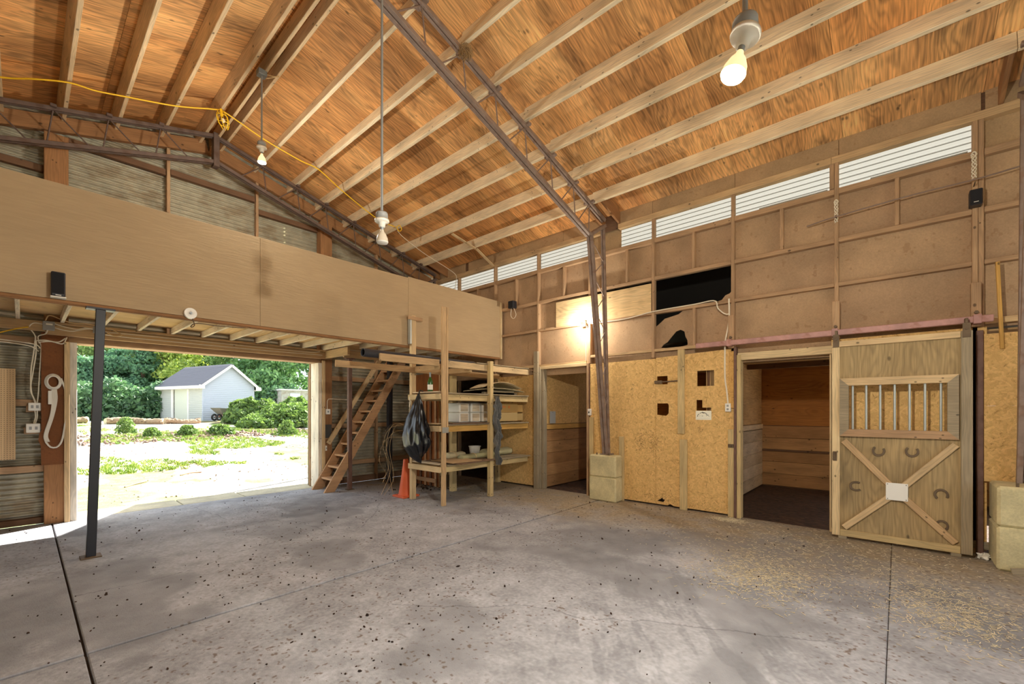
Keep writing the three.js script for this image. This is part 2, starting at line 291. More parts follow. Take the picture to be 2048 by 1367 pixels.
// ---------------------------------------------------------------- materials
const std = (color, o = {}) => new THREE.MeshStandardMaterial({ color, roughness: 0.85, metalness: 0, ...o });
const M = {
  lumber: std(0xdcc39c, { map: lumberTex }), lumber2: std(0xd2b48c, { map: lumberTex }), lumber3: std(0xe6d0a8, { map: lumberTex }),
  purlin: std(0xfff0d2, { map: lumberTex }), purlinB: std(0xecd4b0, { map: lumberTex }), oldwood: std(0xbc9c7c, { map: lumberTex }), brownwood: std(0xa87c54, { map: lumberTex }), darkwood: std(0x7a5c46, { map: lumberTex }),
  greenwood: std(0xdac494, { map: lumberTex }), greywood: std(0xa89c86, { map: lumberTex }), stair: std(0xcca47e, { map: lumberTex }), whitewood: std(0xe6d8c2, { map: lumberTex }), litJambWood: std(0xfaf6ee, { map: lumberTex }), yellow: std(0xdcb064, { map: lumberTex }),
  ceilply: [std(0xffffff, { map: ceilPlyTex }), std(0xf4ece4, { map: ceilPlyTex }), std(0xe6dccf, { map: ceilPlyTex }), std(0xfff2e2, { map: ceilPlyTex })],
  paleply: std(0xffffff, { map: paleplyTex }), doorply: std(0xe8dcc4, { map: greyplyTex }), brownply: std(0xb07a4c, { map: paleplyTex }), stallply: std(0xc89c68, { map: paleplyTex }), stallA: std(0xc49a6c, { map: lumberTex }), stallB: std(0xb48a5e, { map: lumberTex }), paleA: std(0xdcd2c4, { map: lumberTex }), paleB: std(0xcabfae, { map: lumberTex }), whiteply: std(0xe6e0da, { map: paleplyTex }),
  osb: std(0xfff6e4, { map: osbTex }), osbDirty: std(0xfff6e4, { map: osbDirtyTex }), osb2: std(0xf0dcb8, { map: osbTex }), osbWhite: std(0xefe6da, { map: paleplyTex }),
  fibre: std(0xfff4e6, { map: fibreTex }), fibre2: std(0xf8ece0, { map: fibreTex }), fibreTan: std(0xfff6e2, { map: fibreTex }),
  panel: std(0xf2e6d4, { map: panelTex, bumpMap: panelBump, bumpScale: 0.001 }),
  tin: std(0xf0ece0, { map: tinTex, metalness: 0.25, roughness: 0.6 }), tinDark: std(0xc4b8aa, { map: tinTex, metalness: 0.2, roughness: 0.6 }),
  fibreglass: new THREE.MeshPhysicalMaterial({ color: 0x90908a, roughness: 0.9, transmission: 0.3, thickness: 0 }),
  steel: std(0x9c877a, { map: rustTex, roughness: 0.6 }), steelDark: std(0x6e5c54, { map: rustTex, roughness: 0.6 }), black: std(0x24242a, { roughness: 0.45 }), brownpost: std(0x7a5a4c, { map: rustTex, roughness: 0.6 }),
  redrail: std(0xc89890, { map: rustTex, roughness: 0.55 }), galv: std(0xb4b8b4, { metalness: 0.6, roughness: 0.45 }), zinc: std(0x9aa0a2, { metalness: 0.5, roughness: 0.5 }), iron: std(0x7c6a54, { map: rustTex, metalness: 0.3, roughness: 0.7 }),
  slab: std(0xffffff, { map: floorTex, bumpMap: grit, bumpScale: 0.004, roughness: 0.88 }), apron: std(0xe6e6e6, { map: castTex, bumpMap: grit, bumpScale: 0.003 }), cast: std(0xf2ecd4, { map: castTex, bumpMap: grit, bumpScale: 0.003 }),
  soil: std(0xd8c2b0, { map: soilTex, bumpMap: grit, bumpScale: 0.02, roughness: 0.8 }), subsoil: std(0x4a3c30), yard: std(0xffffff, { map: yardTex, bumpMap: grit, bumpScale: 0.02, roughness: 1 }),
  white: std(0xeeeae0, { roughness: 0.5 }), porcelain: std(0xf4efe2, { roughness: 0.3 }), grey: std(0x9a9a98, { roughness: 0.5 }), cable: std(0xe8ddc6, { roughness: 0.5 }), cableTan: std(0xd8b886, { roughness: 0.6 }), cord: std(0xf0c020, { roughness: 0.5 }),
  peg: std(0xffffff, { map: pegTex }), roofing: std(0x3a3632), darkvoid: std(0x2a2622), concreteSub: std(0x6a5c4e),
};

const ROOF = { x: 2.06, y: 5.95, m: 0.272 };
const purlinBottom = (x) => ROOF.y - ROOF.m * Math.abs(x - ROOF.x);
const SC = 1 / Math.hypot(1, ROOF.m), SN = ROOF.m * SC;      // along and down the slope
// a point on the roof: s metres down the slope from the ridge, o metres square to it
const roofPoint = (side, s, o) => [ROOF.x + side * (s * SC + o * SN), ROOF.y - s * SN + o * SC];
const FAR = 8.7, WALL = 6.72, FRAMES = [-0.93, 3.7, 8.2];

// ================================================================ THE SETTING
// ---------------------------------------------------------------- floor: concrete slabs with open joints
{
  const gritFloor = grit.clone(); gritFloor.repeat.set((FX1 - FX0) / 0.6, (FD1 - FD0) / 0.6); gritFloor.needsUpdate = true; M.slab.bumpMap = gritFloor;
  const f = structure('floor', 'grey worn concrete barn floor cast in large slabs', 'floor');
  const xs = [-2.6, 0.262, 4.05, 6.80], ds = [-5.3, 0.05, 3.79, 8.62];
  for (let i = 0; i < 3; i++) for (let j = 0; j < 3; j++) {
    const m = bx(f, 'slab', M.slab, xs[i] + (i === 2 ? 0.0025 : 0.007), xs[i + 1] - (i === 1 ? 0.0025 : 0.007), -0.12, 0, ds[j] + (j === 1 ? 0.002 : 0.016), ds[j + 1] - (j === 0 ? 0.002 : 0.016), { c: 0.006 });
    const p = m.geometry.attributes.position, uv = m.geometry.attributes.uv;
    for (let k = 0; k < p.count; k++) uv.setXY(k, (p.getX(k) + m.position.x - FX0) / (FX1 - FX0), (-(p.getZ(k) + m.position.z) - FD0) / (FD1 - FD0));
  }
  for (const [a, b] of [[0.2, 1.72], [1.74, 2.62], [2.64, 4.3]]) bx(f, 'threshold_slab', M.apron, a, b, -0.12, -0.004, 8.63, 9.22, { c: 0.008 });
  bx(f, 'joint_filler', M.subsoil, -2.6, 6.8, -0.3, -0.03, -5.3, 8.66, { c: 0 });
}

// ---------------------------------------------------------------- ceiling: plywood decking on purlins
{
  const c = structure('ceiling', 'pitched ceiling of orange plywood sheets laid over wooden purlins', 'ceiling');
  const sEnd = (6.86 - ROOF.x) / SC - 0.05;
  for (const side of [1, -1]) {
    const rows = [-0.055, 1.30, 3.60, sEnd];
    for (let r = 0; r < 3; r++) for (let k = 0; k < 12; k++) {
      const d0 = -5.42 + k * 1.185 + (r === 1 ? 0 : -0.0), d1 = d0 + 1.182;
      const s0 = rows[r] + 0.0015, s1 = rows[r + 1] - 0.0015;
      const m = add(c, 'plywood_sheet', boxGeo(s1 - s0, 0.014, d1 - d0, 0.001, 0), M.ceilply[Math.floor(rnd() * 4)]);
      const q = roofPoint(side, (s0 + s1) / 2, 0.207); m.position.set(q[0], q[1], -(d0 + d1) / 2); m.rotation.z = -side * Math.atan(ROOF.m);
    }
    const m = add(c, 'roofing', boxGeo(sEnd + 0.19, 0.03, 14.6, 0.002), M.roofing);
    const q = roofPoint(side, (sEnd + 0.15) / 2 - 0.08, 0.232); m.position.set(q[0], q[1], -1.75); m.rotation.z = -side * Math.atan(ROOF.m);
  }
  const bays = [[-5.3, -0.83], [-0.83, 3.7], [3.7, 8.68]];
  const right = [2.755, 3.325, 3.856, 4.425, 4.995, 5.575, 6.145].map((x) => [1, x - 0.025]), left = [1.955, 1.455, 0.93, 0.39, -0.166, -0.71, -1.26, -1.8, -2.3].map((x) => [-1, x - 0.025]);
  for (const [side, x] of [...right, ...left]) for (const [d0, d1] of bays) {
    const s = Math.abs(x - ROOF.x) / SC, q = roofPoint(side, s, 0.1), lap = (d0 === 3.7 ? 0.012 : -0.012);
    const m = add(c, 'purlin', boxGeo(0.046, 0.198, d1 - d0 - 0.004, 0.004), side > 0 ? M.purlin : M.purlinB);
    m.position.set(q[0] + lap, q[1] - lap * side * ROOF.m, -(d0 + d1) / 2); m.rotation.z = -side * Math.atan(ROOF.m);
  }
  for (const x of [2.10, 2.235]) for (const [d0, d1] of bays) bx(c, 'ridge_board', M.purlinB, x - 0.019, x + 0.019, purlinBottom(2.1) - 0.03, 6.1, d0, d1 - 0.004);
  // a loose strut nailed under the lowest purlins
  beam(c, 'strut', M.lumber, [5.56, 4.96, 6.50], [6.12, 4.81, 6.43], 0.06, 0.02, [0.28, 0.96, 0]);
  beam(c, 'strut', M.lumber, [6.14, 4.81, 6.42], [6.70, 4.62, 6.49], 0.06, 0.02, [0.28, 0.96, 0]);
  // blocking over the frame heads beside the stall wall
  for (const d of FRAMES) for (const o of [-0.16, 0.13]) beam(c, 'block', M.brownwood, [6.17, 4.94, d + o], [6.76, 4.78, d + o], 0.04, 0.19, [0.28, 0.96, 0]);
}

// ---------------------------------------------------------------- far gable wall: corrugated sheets on posts and girts, big door opening
{
  const w = structure('wall_far', 'corrugated metal gable wall with a wide open doorway to the yard', 'wall');
  const roofY = (x) => { const o = 0.205; return ROOF.y - ROOF.m * Math.abs(x - ROOF.x) + o * Math.hypot(1, ROOF.m); };
  const OX0 = 0.47, OX1 = 3.88, OY = 2.53;
  const cols = [-2.62, -0.2, 1.53, 3.3, 5.05, 6.86];
  let n = 0;
  for (let i = 0; i < 5; i++) {
    for (let y = 0.02; y < 6.3; y += 0.68) {
      const y1 = y + 0.70, x0 = cols[i], x1 = cols[i + 1] + 0.03;
      if (y > Math.max(roofY(x0), roofY(x1), x0 < 2.06 && x1 > 2.06 ? 6.15 : 0)) continue;
      const at = FAR + 0.03 + 0.004 * (n++ % 2);
      const part = (a, b, ya, yb) => { if (b - a > 0.02 && yb - ya > 0.02) corrugated(w, 'corrugated_sheet', M.tin, 'X', a, b, ya, yb, at, { na: y > 4 ? 8 : 1, top: y > 4 ? (q) => roofY(q) : null }); };
      if (y >= OY) part(x0, x1, y, y1);
      else if (y1 <= OY) { part(x0, Math.min(x1, OX0 - 0.02), y, y1); part(Math.max(x0, OX1 + 0.02), x1, y, y1); }
      else { part(x0, Math.min(x1, OX0 - 0.02), y, y1); part(Math.max(x0, OX1 + 0.02), x1, y, y1); part(Math.max(x0, OX0 - 0.02), Math.min(x1, OX1 + 0.02), OY + 0.02, y1); }
    }
  }
  // posts, studs and girts inside
  bx(w, 'post', M.brownwood, 0.19, 0.42, 0, 5.25, 8.50, 8.68); bx(w, 'post', M.brownwood, 3.90, 4.13, 0, 5.25, 8.50, 8.68);
  bx(w, 'post', M.brownwood, 6.5, 6.72, 0, 4.55, 8.50, 8.68); bx(w, 'post', M.brownwood, -2.5, -2.28, 0, 4.5, 8.50, 8.68);
  for (const x of [1.53, 2.80, 5.2]) bx(w, 'stud', M.oldwood, x - 0.022, x + 0.022, x > 4 ? 0 : 2.55, purlinBottom(x) + 0.1, 8.60, 8.685);
  for (const [a, b, y] of [[0.42, 1.5, 5.27], [1.56, 2.77, 5.30], [2.83, 3.9, 5.1], [-2.3, 0.19, 4.78], [0.42, 1.5, 4.18], [1.56, 2.77, 4.10], [2.83, 3.9, 4.16], [4.13, 5.17, 4.16], [5.23, 6.5, 4.16], [4.13, 5.17, 2.17], [5.23, 6.5, 2.17], [4.13, 5.17, 1.2], [5.23, 6.5, 1.2], [4.13, 5.17, 0.42], [5.23, 6.5, 0.42], [-2.3, 0.19, 0.74], [-2.3, 0.19, 2.45], [-2.3, 0.19, 1.62]]) {
    if (y > purlinBottom((a + b) / 2)) continue;
    bx(w, 'girt', y > 4 ? M.darkwood : M.oldwood, a, b, y - 0.045, y + 0.045, 8.62, 8.69);
  }
  bx(w, 'sill_timber', M.darkwood, -2.3, 0.19, 0, 0.08, 8.62, 8.78); bx(w, 'sill_timber', M.darkwood, 4.13, 6.5, 0, 0.12, 8.6, 8.69);
  // rafters of the wall against the deck
  for (const side of [1, -1]) beam(w, 'rake_board', M.brownwood, [2.06 + side * 0.02, 5.90, 8.62], [2.06 + side * 4.6, 5.90 - 4.58 * ROOF.m, 8.62], 0.08, 0.2, [side * 0.28, 0.96, 0]);
  // lintel and jambs; the near-white jambs carry the bright light in their colour
  bx(w, 'lintel', M.lumber2, 0.2, 4.1, 2.53, 2.66, 8.44, 8.50); bx(w, 'lintel', M.oldwood, 0.42, 3.92, 2.45, 2.56, 8.52, 8.80);
  bx(w, 'jamb', M.litJambWood, 0.43, 0.50, 0, 2.45, 8.47, 8.80); bx(w, 'jamb', M.lumber, 0.375, 0.428, 0, 2.45, 8.44, 8.50);
  bx(w, 'jamb', M.litJambWood, 3.84, 3.91, 0, 2.45, 8.47, 8.80); bx(w, 'jamb', M.lumber, 3.912, 3.965, 0, 2.5, 8.44, 8.50);
  bx(w, 'stop_board', M.greywood, 3.86, 3.93, 0, 2.3, 8.95, 9.0); bx(w, 'stop_board', M.oldwood, 3.83, 3.90, 0, 2.45, 8.82, 8.86);
}

// ---------------------------------------------------------------- stall wall (right): studs, girts, fibreboard, strand board below
const STUDS = [-0.615, 0.57, 1.76, 2.94, 4.12, 5.29, 6.47, 7.64, 8.55];
{
  const w = structure('wall_right', 'framed side wall with brown fibreboard above and strand board stalls below', 'wall');
  // main studs
  STUDS.forEach((d, i) => {
    const low = i === 1 || i === 2 ? 2.25 : (i >= 3 && i <= 5 ? 2.36 : (i > 5 ? 0 : 0));
    bx(w, 'stud', M.oldwood, WALL, WALL + 0.085, low, 4.62, d - 0.021, d + 0.021);
    if (i === 0) bx(w, 'stud', M.oldwood, WALL + 0.01, WALL + 0.085, 0, 4.66, d - 0.066, d - 0.024);
    if (i === 1) bx(w, 'stud', M.oldwood, WALL, WALL + 0.085, 4.285, 4.62, d + 0.024, d + 0.07);
  });
  bx(w, 'stud', M.darkwood, WALL, WALL + 0.085, 0, 4.62, -1.9, -1.86); bx(w, 'stud', M.darkwood, WALL, WALL + 0.085, 0, 4.62, -3.1, -3.06); bx(w, 'stud', M.darkwood, WALL, WALL + 0.085, 0, 4.62, -4.3, -4.26);
  for (const [d, y0, y1] of [[0.006, 3.665, 4.21], [1.16, 3.665, 4.21], [2.31, 3.665, 4.21], [3.40, 3.665, 4.21], [4.68, 3.665, 4.21], [5.87, 3.665, 4.21], [2.30, 2.50, 3.06], [7.0, 3.665, 4.21]]) bx(w, 'short_stud', M.oldwood, WALL + 0.004, WALL + 0.085, y0, y1, d - 0.02, d + 0.02);
  // girts run from stud to stud
  const girtRows = [[4.245, 0.035, 0], [3.635, 0.028, 0], [3.085, 0.024, 0]];
  for (let i = -1; i + 1 < STUDS.length; i++) {
    const d0 = (i < 0 ? -4.3 : STUDS[i] + 0.0215), d1 = STUDS[i + 1] - (i < 0 ? 0.068 : 0.0215);
    for (const [y, h] of girtRows) bx(w, 'girt', M.oldwood, WALL + 0.002, WALL + 0.08, y - h, y + h, d0, d1);
    if (i >= 2 && i < 4) bx(w, 'girt', M.lumber2, WALL + 0.002, WALL + 0.06, 2.455, 2.50, d0, d1);
    if (i >= 4 && i < 6) bx(w, 'girt', M.lumber2, WALL + 0.002, WALL + 0.06, 2.36, 2.41, d0, d1);
    if (i < 0) bx(w, 'girt', M.lumber2, WALL + 0.002, WALL + 0.06, 2.43, 2.49, d0, d1);
    if (i === 0) bx(w, 'girt', M.greenwood, WALL + 0.002, WALL + 0.06, 2.46, 2.51, d0, d1);
  }
  // header timber above the windows, in three lengths
  for (const [a, b] of [[-4.3, 0.62], [0.622, 3.55], [3.86, 8.5]]) bx(w, 'header', M.lumber2, WALL - 0.012, WALL + 0.085, 4.595, 4.68, a, b);
  // fibreboard strips above the header
  for (const [a, b, t] of [[-0.66, 0.545, 4.965], [0.55, 1.73, 4.93], [1.735, 2.95, 4.945], [2.955, 3.52, 4.95], [3.9, 4.69, 4.93], [4.695, 5.85, 4.94], [5.855, 7.3, 4.93], [7.4, 8.5, 4.92], [-1.0, -0.69, 4.91], [-2.2, -1.01, 4.93], [-3.4, -2.21, 4.93], [-4.5, -3.41, 4.93]]) bx(w, 'fibreboard_strip', M.fibreTan, WALL + 0.012, WALL + 0.026, 4.68, t - 0.02, a, b, { c: 0.002 });
  bx(w, 'backing_board', M.darkwood, WALL + 0.03, WALL + 0.04, 4.62, 4.98, -4.5, 8.6, { c: 0.001 });
  // fibreboard between the studs (outer skin behind)
  const rows = [[2.40, 3.085], [3.085, 3.635], [3.635, 4.25]];
  for (let i = -1; i + 1 < STUDS.length; i++) {
    const d0 = i < 0 ? -4.3 : STUDS[i], d1 = STUDS[i + 1];
    rows.forEach(([y0, y1], r) => {
      const m = (i + r) % 2 ? M.fibre : M.fibre2, x = WALL + 0.086;
      if (i === 2 && r === 1) {   // torn out: only a ragged foot is left
        sheetX(w, 'fibreboard', m, x, [[d0, y0], [d1, y0], [d1, y0 + 0.02], [2.6, y0 + 0.012], [2.42, y0 + 0.03], [2.30, y0 + 0.015], [2.05, y0 + 0.03], [1.93, y0 + 0.05], [1.88, y0 + 0.11], [1.82, y0 + 0.13], [d0, y0 + 0.2]], 0.012); return;
      }
      if (i === 3 && r === 1) return;    // covered by a plywood board
      if (i === 2 && r === 0) { sheetX(w, 'fibreboard', m, x, [[d0, y0], [d1, y0], [d1, 2.86], [2.84, 2.93], [2.78, 2.98], [2.72, 2.99], [2.56, 3.02], [2.50, 3.06], [2.46, y1], [d0, y1]], 0.012, [[[2.84, 2.52], [2.80, 2.57], [2.74, 2.60], [2.66, 2.69], [2.60, 2.755], [2.53, 2.775], [2.47, 2.74], [2.455, 2.66], [2.425, 2.60], [2.42, 2.53], [2.52, 2.51], [2.7, 2.505], [2.79, 2.515]]]); return; }
      bx(w, 'fibreboard', m, x, x + 0.012, y0, y1, d0 + 0.001, d1 - 0.001, { c: 0.001, grain: 1 });
    });
    if (i >= 0 && i < 6) bx(w, 'fibreboard', M.fibre, WALL + 0.086, WALL + 0.098, 2.2, 2.40, d0 + 0.001, d1 - 0.001, { c: 0.001 });
  }
  bx(w, 'fibreboard', M.fibreTan, WALL + 0.086, WALL + 0.098, 4.25, 4.92, 3.54, 4.15, { c: 0.001 }); bx(w, 'fibreboard', M.fibreTan, WALL + 0.086, WALL + 0.098, 4.25, 4.70, -4.3, -0.60, { c: 0.001 }); bx(w, 'fibreboard', M.fibre, WALL + 0.086, WALL + 0.098, 2.4, 4.92, -5.4, -4.3, { c: 0.001 });
  bx(w, 'plywood_patch', M.paleply, WALL - 0.014, WALL - 0.001, 3.085, 3.557, 2.965, 4.84, { c: 0.001 });
  // strand board below, with cut-outs
  const osb = (x, d0, d1, y0, y1, holes = [], m = M.osb) => sheetX(w, 'strand_board', m, x, rect(d0, d1, y0, y1), 0.013, holes);
  const dirty = (m) => { const u = m.geometry.attributes.uv; for (let i = 0; i < u.count; i++) u.setXY(i, (u.getX(i) - 1.7) / 2.5, u.getY(i) / 2.5); };
  dirty(osb(WALL, 2.893, 4.10, 0.03, 2.345, [], M.osbDirty));
  dirty(sheetX(w, 'strand_board', M.osbDirty, WALL, [[1.735, 0.03], [2.60, 0.03], [2.66, 0.055], [2.70, 0.03], [2.889, 0.03], [2.889, 2.355], [1.735, 2.40]], 0.013, [
    [[2.87, 1.96], [2.79, 1.96], [2.79, 1.93], [2.70, 1.93], [2.70, 2.06], [2.87, 2.06]],
    [[2.87, 1.45], [2.80, 1.44], [2.72, 1.435], [2.685, 1.47], [2.68, 1.60], [2.70, 1.63], [2.87, 1.63]],
    rect(2.01, 2.25, 1.88, 2.11),
    [[2.26, 1.515], [2.05, 1.515], [2.05, 1.56], [2.175, 1.56], [2.175, 1.675], [2.26, 1.675]],
    [[2.93, 0.06], [2.83, 0.05], [2.80, 0.09], [2.84, 0.10], [2.84, 0.12]].map(([d, y]) => [d - 0.06, y + 0.02])]));
  osb(WALL, -0.70, 0.62, 0.05, 2.40, [], M.osb);
  bx(w, 'strand_board', M.osb, WALL - 0.05, WALL - 0.037, 1.5665, 2.315, -0.93, -0.675, { c: 0.001, grain: 1 }); bx(w, 'strand_board', M.osb, WALL - 0.05, WALL - 0.037, 0.78, 1.566, -0.93, -0.675, { c: 0.001, grain: 1 });
  osb(WALL, -5.3, -0.95, 0.05, 2.40);
  osb(WALL, 5.30, 6.30, 0.03, 2.22, [], M.osb);
  bx(w, 'dark_stud', M.brownpost, WALL - 0.05, WALL + 0.0, 0, 2.36, -0.672, -0.62);
  // boards nailed on the strand board
  bx(w, 'batten', M.greenwood, WALL - 0.04, WALL - 0.001, 0, 1.08, 3.435, 3.52); bx(w, 'batten', M.greenwood, WALL - 0.04, WALL - 0.001, 1.16, 2.45, 2.43, 2.53); bx(w, 'batten', M.greenwood, WALL - 0.04, WALL - 0.001, 0, 1.075, 2.39, 2.50);
  bx(w, 'batten', M.greenwood, WALL - 0.04, WALL - 0.001, 0.1, 1.4, 4.02, 4.10); bx(w, 'batten', M.brownpost, WALL - 0.02, WALL - 0.001, 1.45, 2.3, 4.105, 4.14);
  bx(w, 'batten', M.osb2, WALL - 0.03, WALL - 0.001, 1.55, 2.36, 1.735, 1.80); bx(w, 'batten', M.greenwood, WALL - 0.032, WALL - 0.001, 0, 1.25, 1.735, 1.815);
  bx(w, 'low_rail', M.greywood, WALL - 0.03, WALL - 0.001, 0.06, 0.14, -0.93, -0.56);
  // stall doorway posts and heads
  bx(w, 'door_post', M.brownpost, WALL - 0.05, WALL + 0.04, 0, 2.42, 1.70, 1.733); bx(w, 'door_post', M.greenwood, WALL - 0.04, WALL + 0.09, 0, 2.3, 1.645, 1.698);
  bx(w, 'door_post', M.greywood, WALL - 0.06, WALL + 0.09, 0, 2.36, 5.19, 5.29); bx(w, 'door_post', M.greywood, WALL - 0.02, WALL + 0.09, 0, 2.36, 5.13, 5.188); bx(w, 'door_post', M.oldwood, WALL - 0.03, WALL + 0.09, 0, 2.36, 4.115, 4.16);
  bx(w, 'door_head', M.lumber3, WALL - 0.03, WALL + 0.03, 2.225, 2.325, 0.60, 1.69); bx(w, 'door_head', M.lumber3, WALL - 0.03, WALL + 0.03, 2.315, 2.375, 4.16, 5.24);
  bx(w, 'door_post', M.lumber, WALL, WALL + 0.09, 0, 2.3, 0.60, 0.64);
  bx(w, 'door_post', M.greenwood, WALL - 0.06, WALL + 0.03, 0, 2.24, 6.30, 6.40); bx(w, 'door_post', M.whitewood, WALL - 0.05, WALL + 0.03, 0, 2.24, 6.42, 6.49); bx(w, 'door_post', M.oldwood, WALL - 0.05, WALL + 0.03, 0, 2.4, 7.86, 7.95);
  bx(w, 'fibreboard', M.brownply, WALL + 0.01, WALL + 0.02, 0, 2.4, 7.95, 8.6, { c: 0.001 }); bx(w, 'door_head', M.oldwood, WALL - 0.03, WALL + 0.05, 2.2, 2.30, 6.4, 7.95);
  bx(w, 'loft_wall_board', M.fibre2, WALL + 0.05, WALL + 0.06, 2.3, 2.45, 5.3, 8.6, { c: 0.001 });
}
// translucent corrugated windows high in the stall wall
[[-0.585, 0.545], [0.645, 1.735], [1.785, 2.915], [2.965, 3.545], [4.145, 5.265], [5.315, 6.445], [6.495, 7.615], [7.665, 8.5]].forEach(([a, b], i) => {
  const places = ['nearest the camera end', 'second along from the near end', 'third along from the near end', 'short one beside the steel column', 'just beyond the steel column', 'sixth along, above the loft end', 'seventh along, mostly behind the loft', 'last one in the far corner'];
  const w = structure('window_' + (i + 1), 'milky corrugated fibreglass strip window high on the stall wall, ' + places[i], 'window');
  corrugated(w, 'pane', M.fibreglass, 'D', a - 0.03, b + 0.03, 4.26, 4.62, WALL + 0.105, { pitch: 0.066, amp: 0.018 });
  if (i < 2) bx(w, 'flashing', M.galv, WALL + 0.05, WALL + 0.055, 4.28, 4.315, a + 0.02, b - 0.3, { c: 0.001 });
});

// ---------------------------------------------------------------- stalls behind the wall, with their low ceilings and lean-to roof
{
  const SX0 = WALL + 0.1, SX1 = 10.1, DIV = [-1.3, 2.12, 5.22, 8.7];
  const f = structure('floor_stall', 'dark trodden soil floor of the horse stalls', 'floor');
  for (let i = 0; i < 3; i++) {
    const n = 26, pos = [], uv = [], idx = [];
    for (let a = 0; a <= n; a++) for (let b = 0; b <= n; b++) { const x = lerp(WALL + 0.02, SX1, a / n), d = lerp(DIV[i], DIV[i + 1], b / n); pos.push(x, -0.035 + 0.05 * fbm(x * 3, d * 3, 999, 999, 8, 3) * sstep(WALL, WALL + 0.3, x), -d); uv.push(x, d); }
    for (let a = 0; a < n; a++) for (let b = 0; b < n; b++) { const k = a * (n + 1) + b; idx.push(k, k + 1, k + n + 2, k, k + n + 2, k + n + 1); }
    const g = new THREE.BufferGeometry(); g.setAttribute('position', new THREE.Float32BufferAttribute(pos, 3)); g.setAttribute('uv', new THREE.Float32BufferAttribute(uv, 2)); g.setIndex(idx); g.computeVertexNormals();
    add(f, 'soil_bed', g, M.soil);
  }
  const wins = [[-1.15, 0.55], [4.35, 5.1], null];
  const wb = structure('wall_back', 'back wall of the stalls, brown plywood above horizontal planks', 'wall');
  for (let i = 0; i < 3; i++) {
    const d0 = DIV[i], d1 = DIV[i + 1], q = wins[i];
    for (let k = 0; k < 5; k++) for (const [a, b] of [[d0, (d0 + d1) / 2 - 0.1], [(d0 + d1) / 2 - 0.1, d1]]) bx(wb, 'plank', k % 2 ? M.stallA : M.stallB, SX1 - 0.035 - 0.004 * (k % 2), SX1, 0.01 + k * 0.24, 0.245 + k * 0.24, a + 0.002, b - 0.002);
    bx(wb, 'ledge', M.darkwood, SX1 - 0.08, SX1 - 0.04, 0.70, 0.74, d0 + 0.05, d1 - 0.05);
    if (q) sheetX(wb, 'plywood', M.stallply, SX1, rect(d0, d1, 1.215, 2.36), 0.014, [rect(q[0], q[1], 1.28, 2.2)]); else sheetX(wb, 'plywood', M.stallply, SX1, rect(d0, d1, 1.215, 2.36), 0.014);
    bx(wb, 'base_board', M.darkwood, SX1, SX1 + 0.05, -0.1, 1.22, d0, d1);
  }
  const part = (d, i) => {
    const w = structure('wall_partition', ['planked partition of the near stall behind the sliding door', 'pale panelled partition between the two open stalls', 'strand board partition with planks inside the far doorway'][i], 'wall');
    const up = i === 2 ? M.osb : M.whiteply, lowm = i === 2 ? M.stallA : M.paleA;
    for (const s of [-1, 1]) {
      for (let k = 0; k < 5; k++) bx(w, 'plank', k % 2 ? lowm : (i === 2 ? M.stallB : M.paleB), SX0, SX1 - 0.05, 0.01 + k * 0.225, 0.232 + k * 0.225, d + s * 0.02, d + s * 0.05);
      bx(w, 'panel', up, SX0, (SX0 + SX1) / 2 - 0.6, 1.25, 2.36, d + s * 0.02, d + s * 0.033, { c: 0.001 }); bx(w, 'panel', up, (SX0 + SX1) / 2 - 0.598, SX1 - 0.04, 1.25, 2.36, d + s * 0.02, d + s * 0.033, { c: 0.001 });
      bx(w, 'rail', i === 2 ? M.yellow : M.whitewood, SX0, SX1 - 0.05, 1.145, 1.24, d + s * 0.02, d + s * 0.06);
    }
    bx(w, 'core', M.darkwood, SX0, SX1, 0, 2.36, d - 0.019, d + 0.019);
  };
  part(-1.3, 0); part(2.12, 1); part(5.22, 2);
  const c = structure('ceiling_stall', 'low boarded ceiling over the stalls', 'ceiling');
  for (let i = 0; i < 14; i++) bx(c, 'ceiling_board', M.whiteply, SX0 + i * 0.235, SX0 + 0.232 + i * 0.235, 2.36, 2.38, -1.4, 8.7, { c: 0.002 });
  bx(c, 'joist', M.darkwood, 7.6, 7.64, 2.27, 2.36, -1.2, 2.08); bx(c, 'joist', M.darkwood, 8.9, 8.94, 2.27, 2.36, -1.2, 2.08);
  const r = structure('roof_lean_to', 'low lean-to roof over the stalls outside the side wall', 'roof');
  beam(r, 'roofing', M.roofing, [6.80, 4.24, 1.7], [10.5, 3.0, 1.7], 14.4, 0.03, [0.3, 0.95, 0]);
  bx(r, 'outer_wall', M.tinDark, 10.16, 10.2, 2.38, 3.1, -5.4, 8.9); bx(r, 'end_wall', M.tinDark, 6.82, 10.16, 0, 3.1, 8.72, 8.76); bx(r, 'end_wall', M.tinDark, 6.82, 10.16, 0, 3.1, -5.44, -5.4);
  bx(r, 'end_wall', M.tinDark, 6.82, 8.5, 3.1, 3.6, 8.72, 8.76); bx(r, 'end_wall', M.tinDark, 6.82, 8.5, 3.1, 3.6, -5.44, -5.4);
  bx(r, 'outer_wall', M.tinDark, 10.16, 10.2, -0.1, 2.38, -5.4, -1.25);
}

